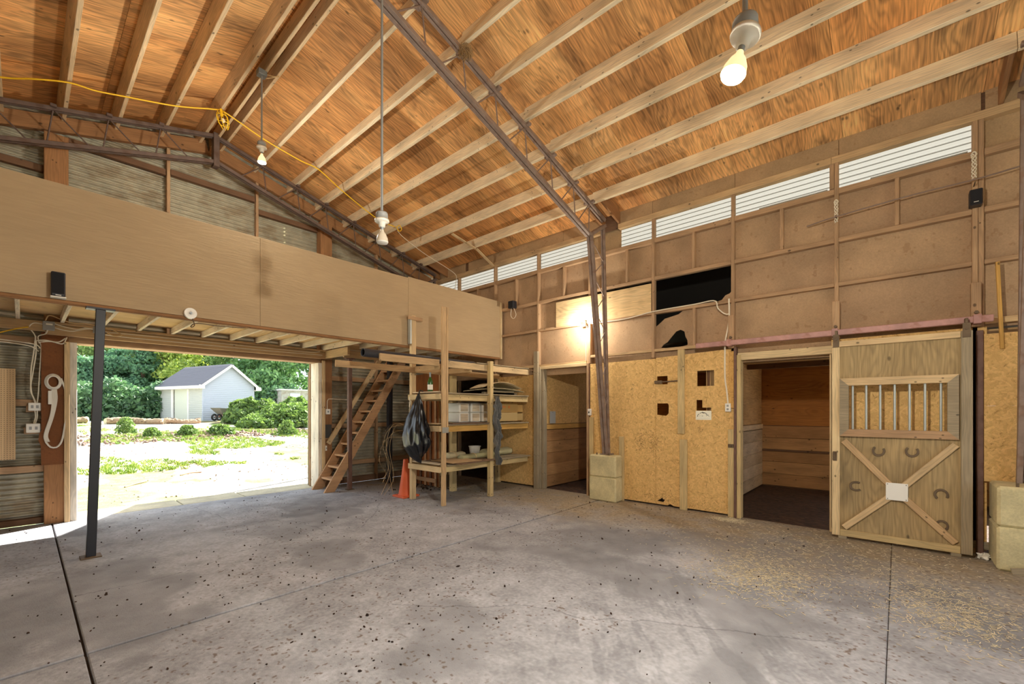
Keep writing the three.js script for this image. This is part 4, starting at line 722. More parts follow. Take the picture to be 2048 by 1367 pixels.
// ---------------------------------------------------------------- sliding stall door on its rail
{
  const r = thing('door_track', 'pink-red painted steel track for the sliding stall door', 'door track');
  bx(r, 'rail', M.redrail, 6.53, 6.585, 2.425, 2.495, -0.73, 2.21, { c: 0.006 });
  for (const d of [1.76, 0.57, -0.615]) { bx(r, 'hanger_board', M.oldwood, 6.63, WALL - 0.001, 2.40, 2.86, d - 0.038, d + 0.038); bx(r, 'strap', M.redrail, 6.52, 6.63, 2.415, 2.51, d - 0.03, d + 0.03, { c: 0.003 }); rod(r, 'bolt', M.iron, [6.60, 2.545, d], [6.632, 2.545, d], 0.018, 6); }
}
{
  const g = thing('stall_door', 'sliding plywood stall door with barred window, cross bracing and horseshoes', 'stall door');
  const D0 = -0.575, D1 = 0.590, Y0 = 0.035, Y1 = 2.34, xf = 6.455, xb = 6.50;
  // plywood skin with the window hole
  upright(sheetX(g, 'plywood', M.doorply, xf + 0.018, rect(D0 + 0.01, D1 - 0.01, Y0 + 0.01, Y1 - 0.01), 0.018, [rect(-0.40, 0.445, 1.29, 1.82)]));
  const fb = (name, d0, d1, y0, y1, m = M.lumber) => bx(g, name, m, xf - 0.012, xf + 0.017, y0, y1, d0, d1);
  fb('stile', D1 - 0.075, D1, Y0, Y1 - 0.07, M.lumber3); fb('stile', D0, D0 + 0.085, Y0, Y1, M.greywood);
  fb('rail', D0 + 0.087, D1 - 0.0, Y1 - 0.068, Y1, M.lumber); fb('rail', D0 + 0.087, D1 - 0.077, Y0, Y0 + 0.075, M.greenwood);
  // mitred window frame
  const wd0 = -0.475, wd1 = 0.515, wy0 = 1.215, wy1 = 1.895, t = 0.085;
  const fr = (pts, m) => sheetX(g, 'window_frame', m, xf - 0.03, pts, 0.047);
  fr([[wd0, wy0], [wd1, wy0], [wd1 - t, wy0 + t], [wd0 + t, wy0 + t]], M.oldwood); fr([[wd0 + t, wy1 - t], [wd1 - t, wy1 - t], [wd1, wy1], [wd0, wy1]], M.lumber); fr([[wd0, wy0], [wd0 + t, wy0 + t], [wd0 + t, wy1 - t], [wd0, wy1]], M.greywood); fr([[wd1, wy0], [wd1, wy1], [wd1 - t, wy1 - t], [wd1 - t, wy0 + t]], M.greywood);
  for (let k = 0; k < 7; k++) { const d = 0.395 - k * 0.123; rod(g, 'bar', M.galv, [xf + 0.012, 1.285, d], [xf + 0.012, 1.825, d], 0.0115, 10); }
  // cross braces and the plate at their crossing
  const by0 = 0.10, by1 = 1.20, bd0 = D0 + 0.09, bd1 = D1 - 0.08, cy = 0.615, cd = 0.005;
  for (const [d, y] of [[bd0, by0], [bd1, by0], [bd0, by1], [bd1, by1]]) { const q = Math.hypot(d - cd, y - cy), ux = (cd - d) / q, uy = (cy - y) / q; beam(g, 'brace', d > 0 === y > 0.6 ? M.lumber2 : M.lumber, [xf + 0.001, y + uy * 0.05, d + ux * 0.05], [xf + 0.001, cy - uy * 0.045, cd - ux * 0.045], 0.065, 0.034, [1, 0, 0]); }
  bx(g, 'centre_plate', std(0xf2f0e8, { roughness: 0.45 }), xf - 0.026, xf - 0.018, 0.52, 0.712, -0.085, 0.10, { c: 0.002 });
  for (const [d, y] of [[-0.07, 0.535], [0.085, 0.535], [-0.07, 0.697], [0.085, 0.697]]) rod(g, 'screw', M.iron, [xf - 0.028, y, d], [xf - 0.02, y, d], 0.005, 6);
  // horseshoes
  const shoe = (d, y, rot, s = 1) => {
    const sh = new THREE.Shape(); const N = 14, A0 = -2.25, A1 = 2.25, R = 0.062 * s, r = 0.044 * s; for (let k = 0; k <= N; k++) { const a = lerp(A0, A1, k / N); sh[k ? 'lineTo' : 'moveTo'](Math.sin(a) * R * 0.92, Math.cos(a) * R); } for (let k = N; k >= 0; k--) { const a = lerp(A0, A1, k / N); sh.lineTo(Math.sin(a) * r * 0.92, Math.cos(a) * r); }
    const ge = new THREE.ExtrudeGeometry(sh, { depth: 0.008, bevelEnabled: true, bevelSize: 0.002, bevelThickness: 0.002, bevelSegments: 1 }); ge.rotateZ(rot); ge.applyMatrix4(new THREE.Matrix4().makeBasis(new THREE.Vector3(0, 0, -1), new THREE.Vector3(0, 1, 0), new THREE.Vector3(1, 0, 0)).setPosition(xf + 0.004, y, -d)); const m = add(g, 'horseshoe', ge, M.iron, 'rusty horseshoe nailed to the door');
  };
  shoe(0.163, 1.06, Math.PI + 0.15); shoe(-0.117, 1.07, Math.PI + 0.1); shoe(0.363, 0.635, 1.95 - 3.6); shoe(-0.345, 0.625, -0.9 + 0.7); shoe(-0.35, 0.30, 0.1, 0.9);
  for (const d of [D1 - 0.04, D0 + 0.045]) { bx(g, 'hanger', M.iron, xf - 0.02, xf - 0.013, 2.27, 2.42, d - 0.03, d + 0.03, { c: 0.002 }); rod(g, 'hanger_pin', M.iron, [xf - 0.03, 2.36, d], [xf + 0.08, 2.36, d], 0.012, 8); bx(g, 'hanger_arm', M.iron, xf - 0.01, xf + 0.09, 2.34, 2.47, d - 0.012, d + 0.012, { c: 0.002 }); }
  rod(g, 'latch', M.iron, [xf - 0.03, 1.02, D1 - 0.02], [xf - 0.03, 0.93, D1 - 0.02], 0.012, 8); bx(g, 'latch_plate', M.iron, xf - 0.02, xf - 0.013, 0.92, 1.03, D1 - 0.05, D1 - 0.01, { c: 0.001 });
  for (const d of [D1 - 0.1, D0 + 0.12]) bx(g, 'skid', M.greywood, xf - 0.005, xf + 0.04, 0, 0.034, d - 0.04, d + 0.04);
}
// small fittings on the stall wall
{ const t = thing('paper_sign', 'small white paper sign with a black mountain-like drawing on the strand board', 'sign'); const c = document.createElement('canvas'); c.width = 256; c.height = 160; const g = c.getContext('2d'); g.fillStyle = '#f4f0dc'; g.fillRect(0, 0, 256, 160); g.strokeStyle = '#4a4a40'; g.lineCap = 'round'; g.lineWidth = 9; g.beginPath(); g.moveTo(72, 42); g.lineTo(112, 24); g.lineTo(182, 52); g.stroke(); g.beginPath(); g.moveTo(108, 30); g.lineTo(124, 42); g.lineTo(150, 30); g.stroke(); g.beginPath(); g.moveTo(30, 104); g.quadraticCurveTo(30, 66, 56, 58); g.stroke(); g.beginPath(); g.moveTo(172, 66); g.lineTo(210, 78); g.stroke(); g.lineWidth = 6; for (const [x, y, l] of [[66, 90, 6], [100, 92, 20], [176, 88, 10], [214, 98, 6]]) { g.beginPath(); g.moveTo(x, y); g.lineTo(x + l, y); g.stroke(); } g.fillStyle = '#cfcabb'; g.fillRect(20, 132, 216, 4);
  const tx = new THREE.CanvasTexture(c); tx.colorSpace = THREE.SRGBColorSpace; const m = bx(t, 'card', std(0xf4f0dc), 6.713, 6.719, 1.378, 1.512, 2.046, 2.268, { c: 0 }); const p = add(t, 'print', new THREE.PlaneGeometry(0.222, 0.134), std(0xffffff, { map: tx })); p.rotation.y = -Math.PI / 2; p.position.set(6.7125, 1.445, -2.157); }
const box3 = (name, label, cat, mat, a, extra) => { const t = thing(name, label, cat); bx(t, 'case', mat, ...a, { c: 0.006 }); if (extra) extra(t); return t; };
box3('outlet_box', 'white outlet box with two sockets on the strand board beside the open stall', 'outlet', M.white, [6.675, 6.719, 1.50, 1.62, 1.775, 1.85], (t) => { for (const y of [1.535, 1.585]) bx(t, 'socket', M.grey, 6.672, 6.676, y - 0.014, y + 0.014, 1.80, 1.827, { c: 0.001 }); });
box3('switch_box', 'small grey switch box on the post of the far stall doorway', 'switch', M.white, [6.66, 6.70, 1.43, 1.545, 4.05, 4.12], (t) => bx(t, 'toggle', M.black, 6.645, 6.662, 1.47, 1.50, 4.08, 4.095, { c: 0.001 }));
box3('paper_notice', 'pale grey paper pinned inside the far stall', 'notice', std(0xb8bcba), [6.93, 7.12, 1.26, 1.5, 5.146, 5.150], (t) => rod(t, 'pin', M.iron, [7.02, 1.48, 5.14], [7.02, 1.48, 5.17], 0.005));
const speaker = (label, a, front) => { const t = thing('loudspeaker', label, 'loudspeaker', 'black wall speakers'); bx(t, 'cabinet', M.black, ...a, { c: 0.008 }); bx(t, 'grille', std(0x1c1c20, { roughness: 0.9 }), ...front, { c: 0.002 }); return t; };
{ const t = speaker('upright black loudspeaker hung on the tan loft panel', [0.185, 0.285, 2.645, 2.885, 6.19, 6.285], [0.195, 0.275, 2.67, 2.875, 6.184, 6.1895]); bx(t, 'badge', M.white, 0.215, 0.255, 2.652, 2.659, 6.184, 6.189, { c: 0 }); bx(t, 'bracket', M.white, 0.18, 0.29, 2.633, 2.6445, 6.19, 6.285, { c: 0.002 }); }
{ const t = speaker('square black loudspeaker on the stud near the right edge, under the strip window', [6.60, 6.718, 3.665, 3.83, -0.66, -0.565], [6.594, 6.5995, 3.675, 3.82, -0.652, -0.573]); bx(t, 'badge', M.white, 6.592, 6.594, 3.69, 3.696, -0.63, -0.595, { c: 0 }); }
{ const t = speaker('small black loudspeaker high on the brown wall beyond the loft corner', [6.60, 6.72, 3.60, 3.75, 5.83, 5.97], [6.594, 6.5995, 3.61, 3.74, 5.84, 5.96]); tube(t, 'cable', M.cable, [[6.66, 3.60, 5.93], [6.68, 3.47, 5.96], [6.69, 3.40, 5.90], [6.69, 3.47, 5.83], [6.66, 3.60, 5.86]], 0.005); }
// wires and ropes on the stall wall
{ const t = thing('rusty_wire_line', 'long thin rod strung along the upper stall wall in front of the studs', 'wire'); tube(t, 'line', M.steel, [[6.66, 3.87, 0.87], [6.60, 3.885, 0.57], [6.59, 3.92, -0.1], [6.60, 3.93, -0.62], [6.60, 3.955, -0.95]], 0.008, 24, 5); for (const d of [0.57, -0.605]) rod(t, 'pin', M.iron, [6.60, 3.9, d], [6.718, 3.9, d], 0.006); }
for (const [d, y, lab] of [[0.57, 4.05, 'knotted white twine hanging on the stud left of the near strip window'], [-0.605, 4.18, 'knotted white twine hanging on the double stud near the right edge']]) { const t = thing('twine', lab, 'twine', 'twine tied to studs'); for (let k = 0; k < 3; k++) tube(t, 'strand', M.cable, Array.from({ length: 9 }, (_, i) => [6.70 - 0.01 * k, y + 0.06 - i * 0.033, d + 0.018 * Math.sin(i * 1.7 + k * 2)]), 0.006, 24, 5); tube(t, 'knot', M.cable, [[6.70, y + 0.05, d - 0.02], [6.685, y + 0.075, d], [6.70, y + 0.05, d + 0.02], [6.69, y + 0.02, d], [6.70, y + 0.05, d - 0.02]], 0.008, 16, 5); }
{ const t = thing('wall_cable', 'cream electric cable stapled along the girt down to the stall outlet', 'cable'); tube(t, 'run', M.cable, [[6.70, 3.055, 4.05], [6.70, 3.05, 3.4], [6.705, 3.10, 2.93], [6.705, 3.112, 2.3], [6.705, 3.118, 2.0], [6.69, 3.0, 1.95], [6.69, 2.90, 1.85], [6.70, 2.9, 1.79]], 0.009, 60, 6); tube(t, 'drop', M.cable, [[6.69, 3.11, 1.80], [6.69, 2.8, 1.80], [6.62, 2.5, 1.83], [6.64, 2.40, 1.84], [6.68, 2.0, 1.85], [6.69, 1.8, 1.83], [6.695, 1.62, 1.815]], 0.011, 40, 6); }
{ const t = thing('gate_hook', 'rusty iron hook fixed on the batten of the strand board', 'hook'); rod(t, 'shank', M.iron, [6.69, 1.965, 2.80], [6.69, 1.975, 2.53], 0.010, 8); bx(t, 'plate', M.iron, 6.68, 6.719, 1.94, 1.99, 2.78, 2.90, { c: 0.003 }); }
{ const t = thing('stall_latch', 'grey iron latch plate on the batten beside the open stall', 'latch'); bx(t, 'plate', M.iron, 6.675, 6.688, 0.99, 1.04, 1.735, 1.81, { c: 0.002 }); rod(t, 'pin', M.iron, [6.64, 1.015, 1.77], [6.68, 1.015, 1.77], 0.014, 8); }
{ const t = thing('loose_board', 'yellow new timber leaning on the upper wall at the right edge', 'board'); beam(t, 'plank', M.yellow, [6.66, 2.15, -0.80], [6.64, 3.04, -0.765], 0.04, 0.03, [0, 0, 1]); }
{ const t = thing('floor_plank', 'short grey plank lying against the pier at the right edge', 'board'); beam(t, 'plank', M.greywood, [6.08, 0.012, -0.79], [6.13, 0.16, -1.5], 0.09, 0.02, [1, 0, 0]); }
{ const t = thing('plastic_scrap', 'crumpled clear plastic scrap on the floor at the stall door corner', 'scrap'); const g = new THREE.IcosahedronGeometry(0.05, 2); const p = g.attributes.position; for (let i = 0; i < p.count; i++) { const k = 0.6 + 0.8 * hash(Math.round(p.getX(i) * 300), Math.round(p.getY(i) * 300 + p.getZ(i) * 97), 3); p.setXYZ(i, p.getX(i) * k, Math.max(0, p.getY(i) * k * 0.7 + 0.03), p.getZ(i) * k); } g.computeVertexNormals(); const m = add(t, 'film', g, M.white); m.position.set(6.52, 0.0, 0.66); }

// ---------------------------------------------------------------- lamps
function lampBulb(t, x, y, d, tilt, lit, power) {   // reflector bulb under its holder; y = bulb face
  const g = new THREE.Group(); g.name = 'lamp_head'; t.add(g); g.position.set(x, y + 0.19, -d); g.rotation.set(tilt[0], 0, tilt[1]);
  const L = (name, prof, mat) => { const m = new THREE.Mesh(new THREE.LatheGeometry(prof.map((q) => new THREE.Vector2(...q)), 28), mat); m.name = name; g.add(m); return m; };
  L('holder', [[0.012, 0.02], [0.06, 0.015], [0.062, 0.0], [0.058, -0.008], [0.03, -0.015], [0.026, -0.05], [0.0, -0.05]], M.porcelain);
  L('screw_base', [[0.014, -0.05], [0.014, -0.075]], M.zinc);
  const face = lit ? std(0xffffff, { emissive: 0xffe9c8, emissiveIntensity: 14 }) : M.white, neck = lit ? std(0xf0e0c0, { emissive: 0xffd9a0, emissiveIntensity: 1.1 }) : std(0xcfc4b0, { roughness: 0.3 });
  L('reflector', [[0.014, -0.072], [0.018, -0.088], [0.034, -0.112], [0.047, -0.145], [0.051, -0.175]], neck);
  L('lens', [[0.05, -0.175], [0.045, -0.187], [0.0, -0.192]], face);
  if (lit) { const p = new THREE.PointLight(LAMP, power, 0, 2); p.castShadow = true; p.shadow.radius = 2.5; p.shadow.bias = -0.002; p.position.set(0, -0.236, 0); p.name = 'lamp_light'; g.add(p); }
}
function hangingLamp(label, d, y, tilt, lit, power) {
  const t = thing('pendant_lamp', label, 'lamp', 'lamps hanging from the ridge'), x = 2.06;
  rod(t, 'rod', M.zinc, [x, y + 0.23, d], [x, 5.93, d], 0.011, 10); lathe(t, 'junction_box', M.grey, [[0, 0.06], [0.045, 0.06], [0.05, 0.05], [0.05, 0.005], [0, 0.005]], x, y + 0.205, d);
  bx(t, 'hanger_plate', M.zinc, x - 0.05, x + 0.05, 5.85, 5.92, d - 0.05, d + 0.05, { c: 0.004 }); tube(t, 'feed_cable', M.cableTan, [[x + 0.03, 5.90, d], [x + 0.12, 5.86, d - 0.1], [x + 0.19, 5.93, d - 0.05], [x + 0.10, 5.94, d + 0.12]], 0.008);
  lampBulb(t, x, y, d, tilt, lit, power); return t;
}
hangingLamp('lit reflector lamp hanging on a rod at the top right of the photo', 0.49, 2.935, [0.22, -0.22], true, 28);
hangingLamp('unlit white reflector lamp hanging on the long rod in the middle', 3.33, 2.96, [0.02, 0.03], false, 0);
hangingLamp('lit reflector lamp on a short rod above the loft', 6.17, 4.73, [0.1, 0.05], true, 9);
{
  const t = thing('wall_lamp', 'bare lit bulb on the stall wall beside the steel column', 'lamp'); const x = 6.56, y = 3.03, d = 4.22;
  bx(t, 'box', M.zinc, 6.66, 6.719, y - 0.01, y + 0.09, d - 0.05, d + 0.05); rod(t, 'socket', M.porcelain, [6.665, y + 0.04, d], [6.56, y + 0.02, d], 0.022, 12);
  const b = add(t, 'bulb', new THREE.SphereGeometry(0.032, 20, 14), std(0xffffff, { emissive: 0xffe6c0, emissiveIntensity: 18 })); b.position.set(x - 0.035, y + 0.012, -d);
  const p = new THREE.PointLight(LAMP, 5, 0, 2); p.castShadow = true; p.shadow.radius = 1.5; p.shadow.bias = -0.002; p.position.copy(b.position); p.name = 'bulb_light'; t.add(p);
  tube(t, 'feed_cable', M.cable, [[6.71, y + 0.0, d - 0.06], [6.70, y - 0.3, d - 0.05], [6.71, y - 0.62, d - 0.04]], 0.009);
}
{ const t = thing('lamp_holder', 'white porcelain lampholder with a clear bulb on the loft header', 'lamp'); const d = 6.268; const g = new THREE.CylinderGeometry(0.062, 0.066, 0.03, 24); g.rotateX(Math.PI / 2); const m = add(t, 'base', g, M.porcelain); m.position.set(1.318, 2.665, -d + 0.016); const b = add(t, 'bulb', new THREE.SphereGeometry(0.026, 16, 12), new THREE.MeshPhysicalMaterial({ color: 0xffffff, roughness: 0.05, transmission: 0.9, thickness: 0 })); b.position.set(1.318, 2.665, -d + 0.07); rod(t, 'neck', M.zinc, [1.318, 2.665, d - 0.03], [1.318, 2.665, d - 0.055], 0.014, 10); tube(t, 'cable', M.iron, [[1.34, 2.61, d - 0.005], [1.36, 2.53, d], [1.32, 2.50, d], [1.38, 2.56, d + 0.01], [1.6, 2.56, d], [1.9, 2.575, d - 0.005]], 0.006); }
// yellow extension cord under the roof with its caged work light
{
  const t = thing('extension_cord', 'yellow extension cord strung across under the roof purlins', 'cord');
  tube(t, 'cord', M.cord, [[-1.6, 4.85, 7.5], [-0.6, 5.18, 7.6], [-0.168, 5.30, 7.62], [0.1, 5.37, 7.5], [0.37, 5.445, 7.43], [0.6, 5.48, 7.44], [0.87, 5.56, 7.45], [1.4, 5.70, 7.42], [1.83, 5.83, 7.32], [1.97, 5.86, 7.34], [2.5, 5.73, 7.37], [3.0, 5.60, 7.3], [3.29, 5.555, 7.26], [3.7, 5.41, 7.33], [4.2, 5.24, 7.38], [4.56, 5.14, 7.40], [4.80, 5.08, 7.3]], 0.0095, 140, 6);
  tube(t, 'loop', M.cord, [[4.80, 5.06, 7.25], [4.86, 5.0, 7.25], [4.93, 5.06, 7.27], [4.88, 5.12, 7.26], [4.80, 5.06, 7.25]], 0.009);
  tube(t, 'white_lead', M.cable, [[4.82, 5.0, 7.25], [5.0, 4.93, 7.3], [5.5, 4.75, 7.3], [6.1, 4.6, 7.3], [6.38, 4.52, 7.33], [6.45, 4.42, 7.4], [6.50, 4.25, 7.5]], 0.006, 40, 5);
}
{
  const t = thing('work_light', 'yellow caged work light hanging from the cord at the ridge', 'work light'); const x = 1.90, d = 7.30, y = 5.83;
  for (let k = 0; k < 6; k++) { const a = k / 6 * 6.283; tube(t, 'cage_wire', M.cord, [0, 0.25, 0.5, 0.75, 1].map((u) => [x + (0.02 + 0.055 * Math.sin(u * 2.6 + 0.3)) * Math.cos(a) + 0.05 * u, y - 0.23 * u, d + (0.02 + 0.055 * Math.sin(u * 2.6 + 0.3)) * Math.sin(a)]), 0.006, 12, 5); }
  for (const u of [0.3, 0.7]) tube(t, 'cage_ring', M.cord, Array.from({ length: 13 }, (_, k) => { const a = k / 12 * 6.283, R = 0.02 + 0.055 * Math.sin(u * 2.6 + 0.3); return [x + R * Math.cos(a) + 0.05 * u, y - 0.23 * u, d + R * Math.sin(a)]; }), 0.005, 24, 4);
  const b = add(t, 'bulb', new THREE.SphereGeometry(0.03, 14, 10), M.porcelain); b.position.set(x + 0.025, y - 0.12, -d); rod(t, 'handle', M.cord, [x, y + 0.03, d], [x + 0.01, y - 0.06, d], 0.02, 10);
}
{ const t = thing('bird_nest', 'straggly bird nest wedged on the steel top chord under the roof', 'nest'); const list = []; for (let k = 0; k < 130; k++) { const a = rr(0, 6.28), r = rr(0.02, 0.09); list.push(rodGeo([3.29 + r * Math.cos(a), 5.53 + rr(-0.06, 0.06), 3.62 + r * Math.sin(a)], [3.29 + r * Math.cos(a + 1.2) + rr(-0.03, 0.03), 5.53 + rr(-0.09, 0.07), 3.62 + r * Math.sin(a + 1.2)], 0.0022, 4)); } const m = add(t, 'straw', merge(list), std(0xa8885c)); m.userData.kind = 'stuff'; }

// ---------------------------------------------------------------- corner by the big door: boards, boxes, cables
{ const t = thing('peg_board', 'tan perforated peg board on the corrugated wall at the left edge', 'peg board'); bx(t, 'board', M.peg, -0.95, -0.06, 0.88, 2.06, 8.590, 8.597, { c: 0.001 }); for (const x of [-0.9, -0.12]) bx(t, 'spacer', M.oldwood, x, x + 0.05, 0.9, 2.04, 8.598, 8.62); }
{ const t = thing('hardboard_sheet', 'brown hardboard sheet nailed on the post beside the big doorway', 'board'); sheetD(t, 'sheet', std(0xb48258, { map: fibreTex }), 8.488, [[0.165, 0.79], [0.395, 0.79], [0.405, 2.555], [0.165, 2.555], [0.165, 1.25], [0.145, 1.2], [0.14, 1.12], [0.16, 1.05]], 0.008); }
{
  const t = thing('cable_coil', 'coil of grey-white cable hung on the hardboard sheet by the doorway', 'cable coil'); const mat = std(0xe2dccf, { roughness: 0.5 });
  for (let k = 0; k < 5; k++) tube(t, 'cable_turn', mat, Array.from({ length: 17 }, (_, i) => { const a = i / 16 * 6.283, R = 0.062 + 0.008 * k * 0.6; return [0.275 + R * 0.9 * Math.cos(a) + 0.004 * Math.sin(k * 3), 1.90 + R * 1.25 * Math.sin(a), 8.45 + 0.006 * k - 0.012]; }), 0.010, 48, 6);
  for (let k = 0; k < 4; k++) tube(t, 'cable_tail', mat, [[0.262 + 0.012 * k, 1.80, 8.45], [0.268 + 0.012 * k, 1.66, 8.45], [0.25 + 0.008 * k, 1.45, 8.46], [0.195 + 0.008 * k, 1.2, 8.46], [0.205 + 0.01 * k, 1.10, 8.46]], 0.011, 30, 6);
  tube(t, 'cable_loop', mat, [[0.205, 1.10, 8.455], [0.25, 1.03, 8.45], [0.31, 1.03, 8.45], [0.355, 1.12, 8.45], [0.385, 1.35, 8.45], [0.395, 1.6, 8.46], [0.385, 1.8, 8.46], [0.345, 1.95, 8.455]], 0.012, 40, 6);
  bx(t, 'strap', M.white, 0.225, 0.262, 1.60, 1.78, 8.44, 8.46, { c: 0.004 });
}
[[0.05, 0.165, 1.515, 1.62, 'upper white outlet box on the corrugated wall left of the doorway'], [0.03, 0.16, 1.225, 1.345, 'lower white outlet box on the corrugated wall left of the doorway']].forEach(([a, b, c, e, label]) => { const t = thing('outlet_box', label, 'outlet', 'outlets left of the doorway'); bx(t, 'case', M.white, a, b, c, e, 8.52, 8.60, { c: 0.006 }); for (const k of [0.3, 0.7]) bx(t, 'socket', M.grey, lerp(a, b, k) - 0.012, lerp(a, b, k) + 0.012, (c + e) / 2 - 0.02, (c + e) / 2 + 0.02, 8.517, 8.5205, { c: 0.001 }); bx(t, 'back_block', M.oldwood, a - 0.02, b, c - 0.02, c + 0.07, 8.60, 8.70); });
[[0.175, 0.285, 2.58, 2.695, 'grey junction box on the timber above the cable coil'], [0.655, 0.72, 2.60, 2.69, 'grey junction box on the lintel behind the black post']].forEach(([a, b, c, e, label]) => { const t = thing('junction_box', label, 'junction box', 'junction boxes above the doorway'); bx(t, 'case', M.grey, a, b, c, e, 8.375, 8.438, { c: 0.005 }); bx(t, 'label', M.white, a + 0.03, b - 0.02, e - 0.05, e - 0.03, 8.373, 8.3755, { c: 0 }); });
{
  const t = thing('cable_runs', 'bundle of cream electric cables looping from the junction box down to the outlets', 'cable');
  const c = (...p) => tube(t, 'cable', M.cable, p, 0.0075, p.length * 8, 6);
  c([0.18, 2.65, 8.40], [0.10, 2.66, 8.42], [0.06, 2.60, 8.45], [0.11, 2.5, 8.5], [0.12, 2.3, 8.53], [0.09, 2.0, 8.54], [0.07, 1.8, 8.54], [0.10, 1.68, 8.54], [0.12, 1.62, 8.55]);
  c([0.22, 2.58, 8.40], [0.20, 2.53, 8.43], [0.14, 2.50, 8.49], [0.145, 2.42, 8.52], [0.165, 2.36, 8.5], [0.15, 2.0, 8.53], [0.14, 1.75, 8.54], [0.13, 1.62, 8.55]);
  c([0.115, 2.5, 8.5], [0.10, 2.3, 8.53], [0.075, 2.05, 8.54], [0.075, 1.8, 8.54], [0.11, 1.62, 8.55]); c([0.11, 1.515, 8.56], [0.115, 1.43, 8.56], [0.10, 1.345, 8.56]); c([0.13, 1.515, 8.56], [0.13, 1.43, 8.56], [0.115, 1.345, 8.56]);
  c([-0.6, 2.43, 8.52], [-0.19, 2.42, 8.52], [0.05, 2.40, 8.52], [0.13, 2.38, 8.51], [0.155, 2.34, 8.5]); c([-0.6, 2.40, 8.52], [-0.15, 2.39, 8.52], [0.07, 2.36, 8.52], [0.14, 2.30, 8.51]);
  c([0.12, 2.44, 8.5], [0.2, 2.45, 8.47], [0.32, 2.44, 8.47], [0.39, 2.50, 8.45]); c([0.14, 2.42, 8.5], [0.25, 2.44, 8.47], [0.36, 2.42, 8.46], [0.40, 2.51, 8.44]);
  c([0.285, 2.67, 8.40], [0.40, 2.64, 8.41], [0.50, 2.63, 8.42], [0.58, 2.66, 8.42], [0.655, 2.65, 8.41]); c([0.285, 2.62, 8.40], [0.37, 2.60, 8.41], [0.46, 2.60, 8.42], [0.56, 2.64, 8.42], [0.655, 2.66, 8.41]);
  c([0.72, 2.65, 8.41], [0.80, 2.63, 8.43], [0.95, 2.635, 8.435], [1.6, 2.635, 8.432], [2.6, 2.632, 8.432], [3.6, 2.63, 8.432], [3.85, 2.66, 8.43]); c([0.72, 2.62, 8.41], [0.85, 2.59, 8.43], [1.6, 2.585, 8.435], [2.8, 2.585, 8.435], [3.9, 2.60, 8.435]);
}
{ const t = thing('orange_lead', 'orange-tan lead looping over the timber above the doorway', 'cable'); tube(t, 'lead', M.cableTan, [[0.20, 2.70, 8.38], [0.235, 2.77, 8.36], [0.33, 2.74, 8.36], [0.44, 2.705, 8.37], [0.6, 2.71, 8.38], [0.8, 2.69, 8.39]], 0.008, 40, 6); tube(t, 'lead', M.cord, [[-0.8, 2.30, 8.3], [-0.35, 2.42, 8.35], [-0.05, 2.56, 8.4], [0.05, 2.60, 8.43]], 0.008, 24, 6); tube(t, 'loop', M.cableTan, [[0.82, 2.69, 8.38], [0.9, 2.64, 8.36], [0.95, 2.60, 8.36], [0.87, 2.58, 8.37], [0.80, 2.62, 8.38]], 0.007, 24, 6); }
{ const t = thing('outlet_box', 'white outlet box on the post right of the doorway', 'outlet'); bx(t, 'case', M.white, 3.985, 4.075, 1.44, 1.545, 8.455, 8.499, { c: 0.006 }); bx(t, 'socket', M.grey, 4.015, 4.045, 1.475, 1.51, 8.452, 8.456, { c: 0.001 }); tube(t, 'feed_cable', M.cable, [[4.02, 1.545, 8.48], [4.02, 1.70, 8.48], [4.05, 1.745, 8.48], [4.15, 1.745, 8.48], [4.6, 1.735, 8.55], [5.2, 1.72, 8.58], [5.9, 1.70, 8.6]], 0.008, 40, 6); }
{ const t = thing('mesh_patch', 'black cloth patch nailed on the post right of the doorway', 'patch'); bx(t, 'cloth', std(0x4a4844), 3.935, 4.115, 0.97, 1.235, 8.488, 8.499, { c: 0.003 }); bx(t, 'edging', M.oldwood, 3.925, 4.125, 0.945, 0.968, 8.485, 8.499, { c: 0.002 }); }
{ const t = thing('switch_box', 'small white switch on the wall below the black cloth patch', 'switch'); bx(t, 'case', M.white, 3.975, 4.01, 0.72, 0.82, 8.46, 8.499, { c: 0.004 }); bx(t, 'toggle', M.grey, 3.985, 4.0, 0.76, 0.785, 8.448, 8.461, { c: 0.001 }); }
{ const t = thing('wall_stud_strip', 'upright row of weathered slats leaning behind the middle shelf', 'slats'); for (let k = 0; k < 5; k++) bx(t, 'slat', k % 2 ? M.darkwood : M.oldwood, 5.37, 5.395, 0.02, 1.75, 6.76 + k * 0.16, 6.81 + k * 0.16); bx(t, 'foot_rail', M.oldwood, 5.345, 5.369, 0.1, 0.18, 6.74, 7.5); }

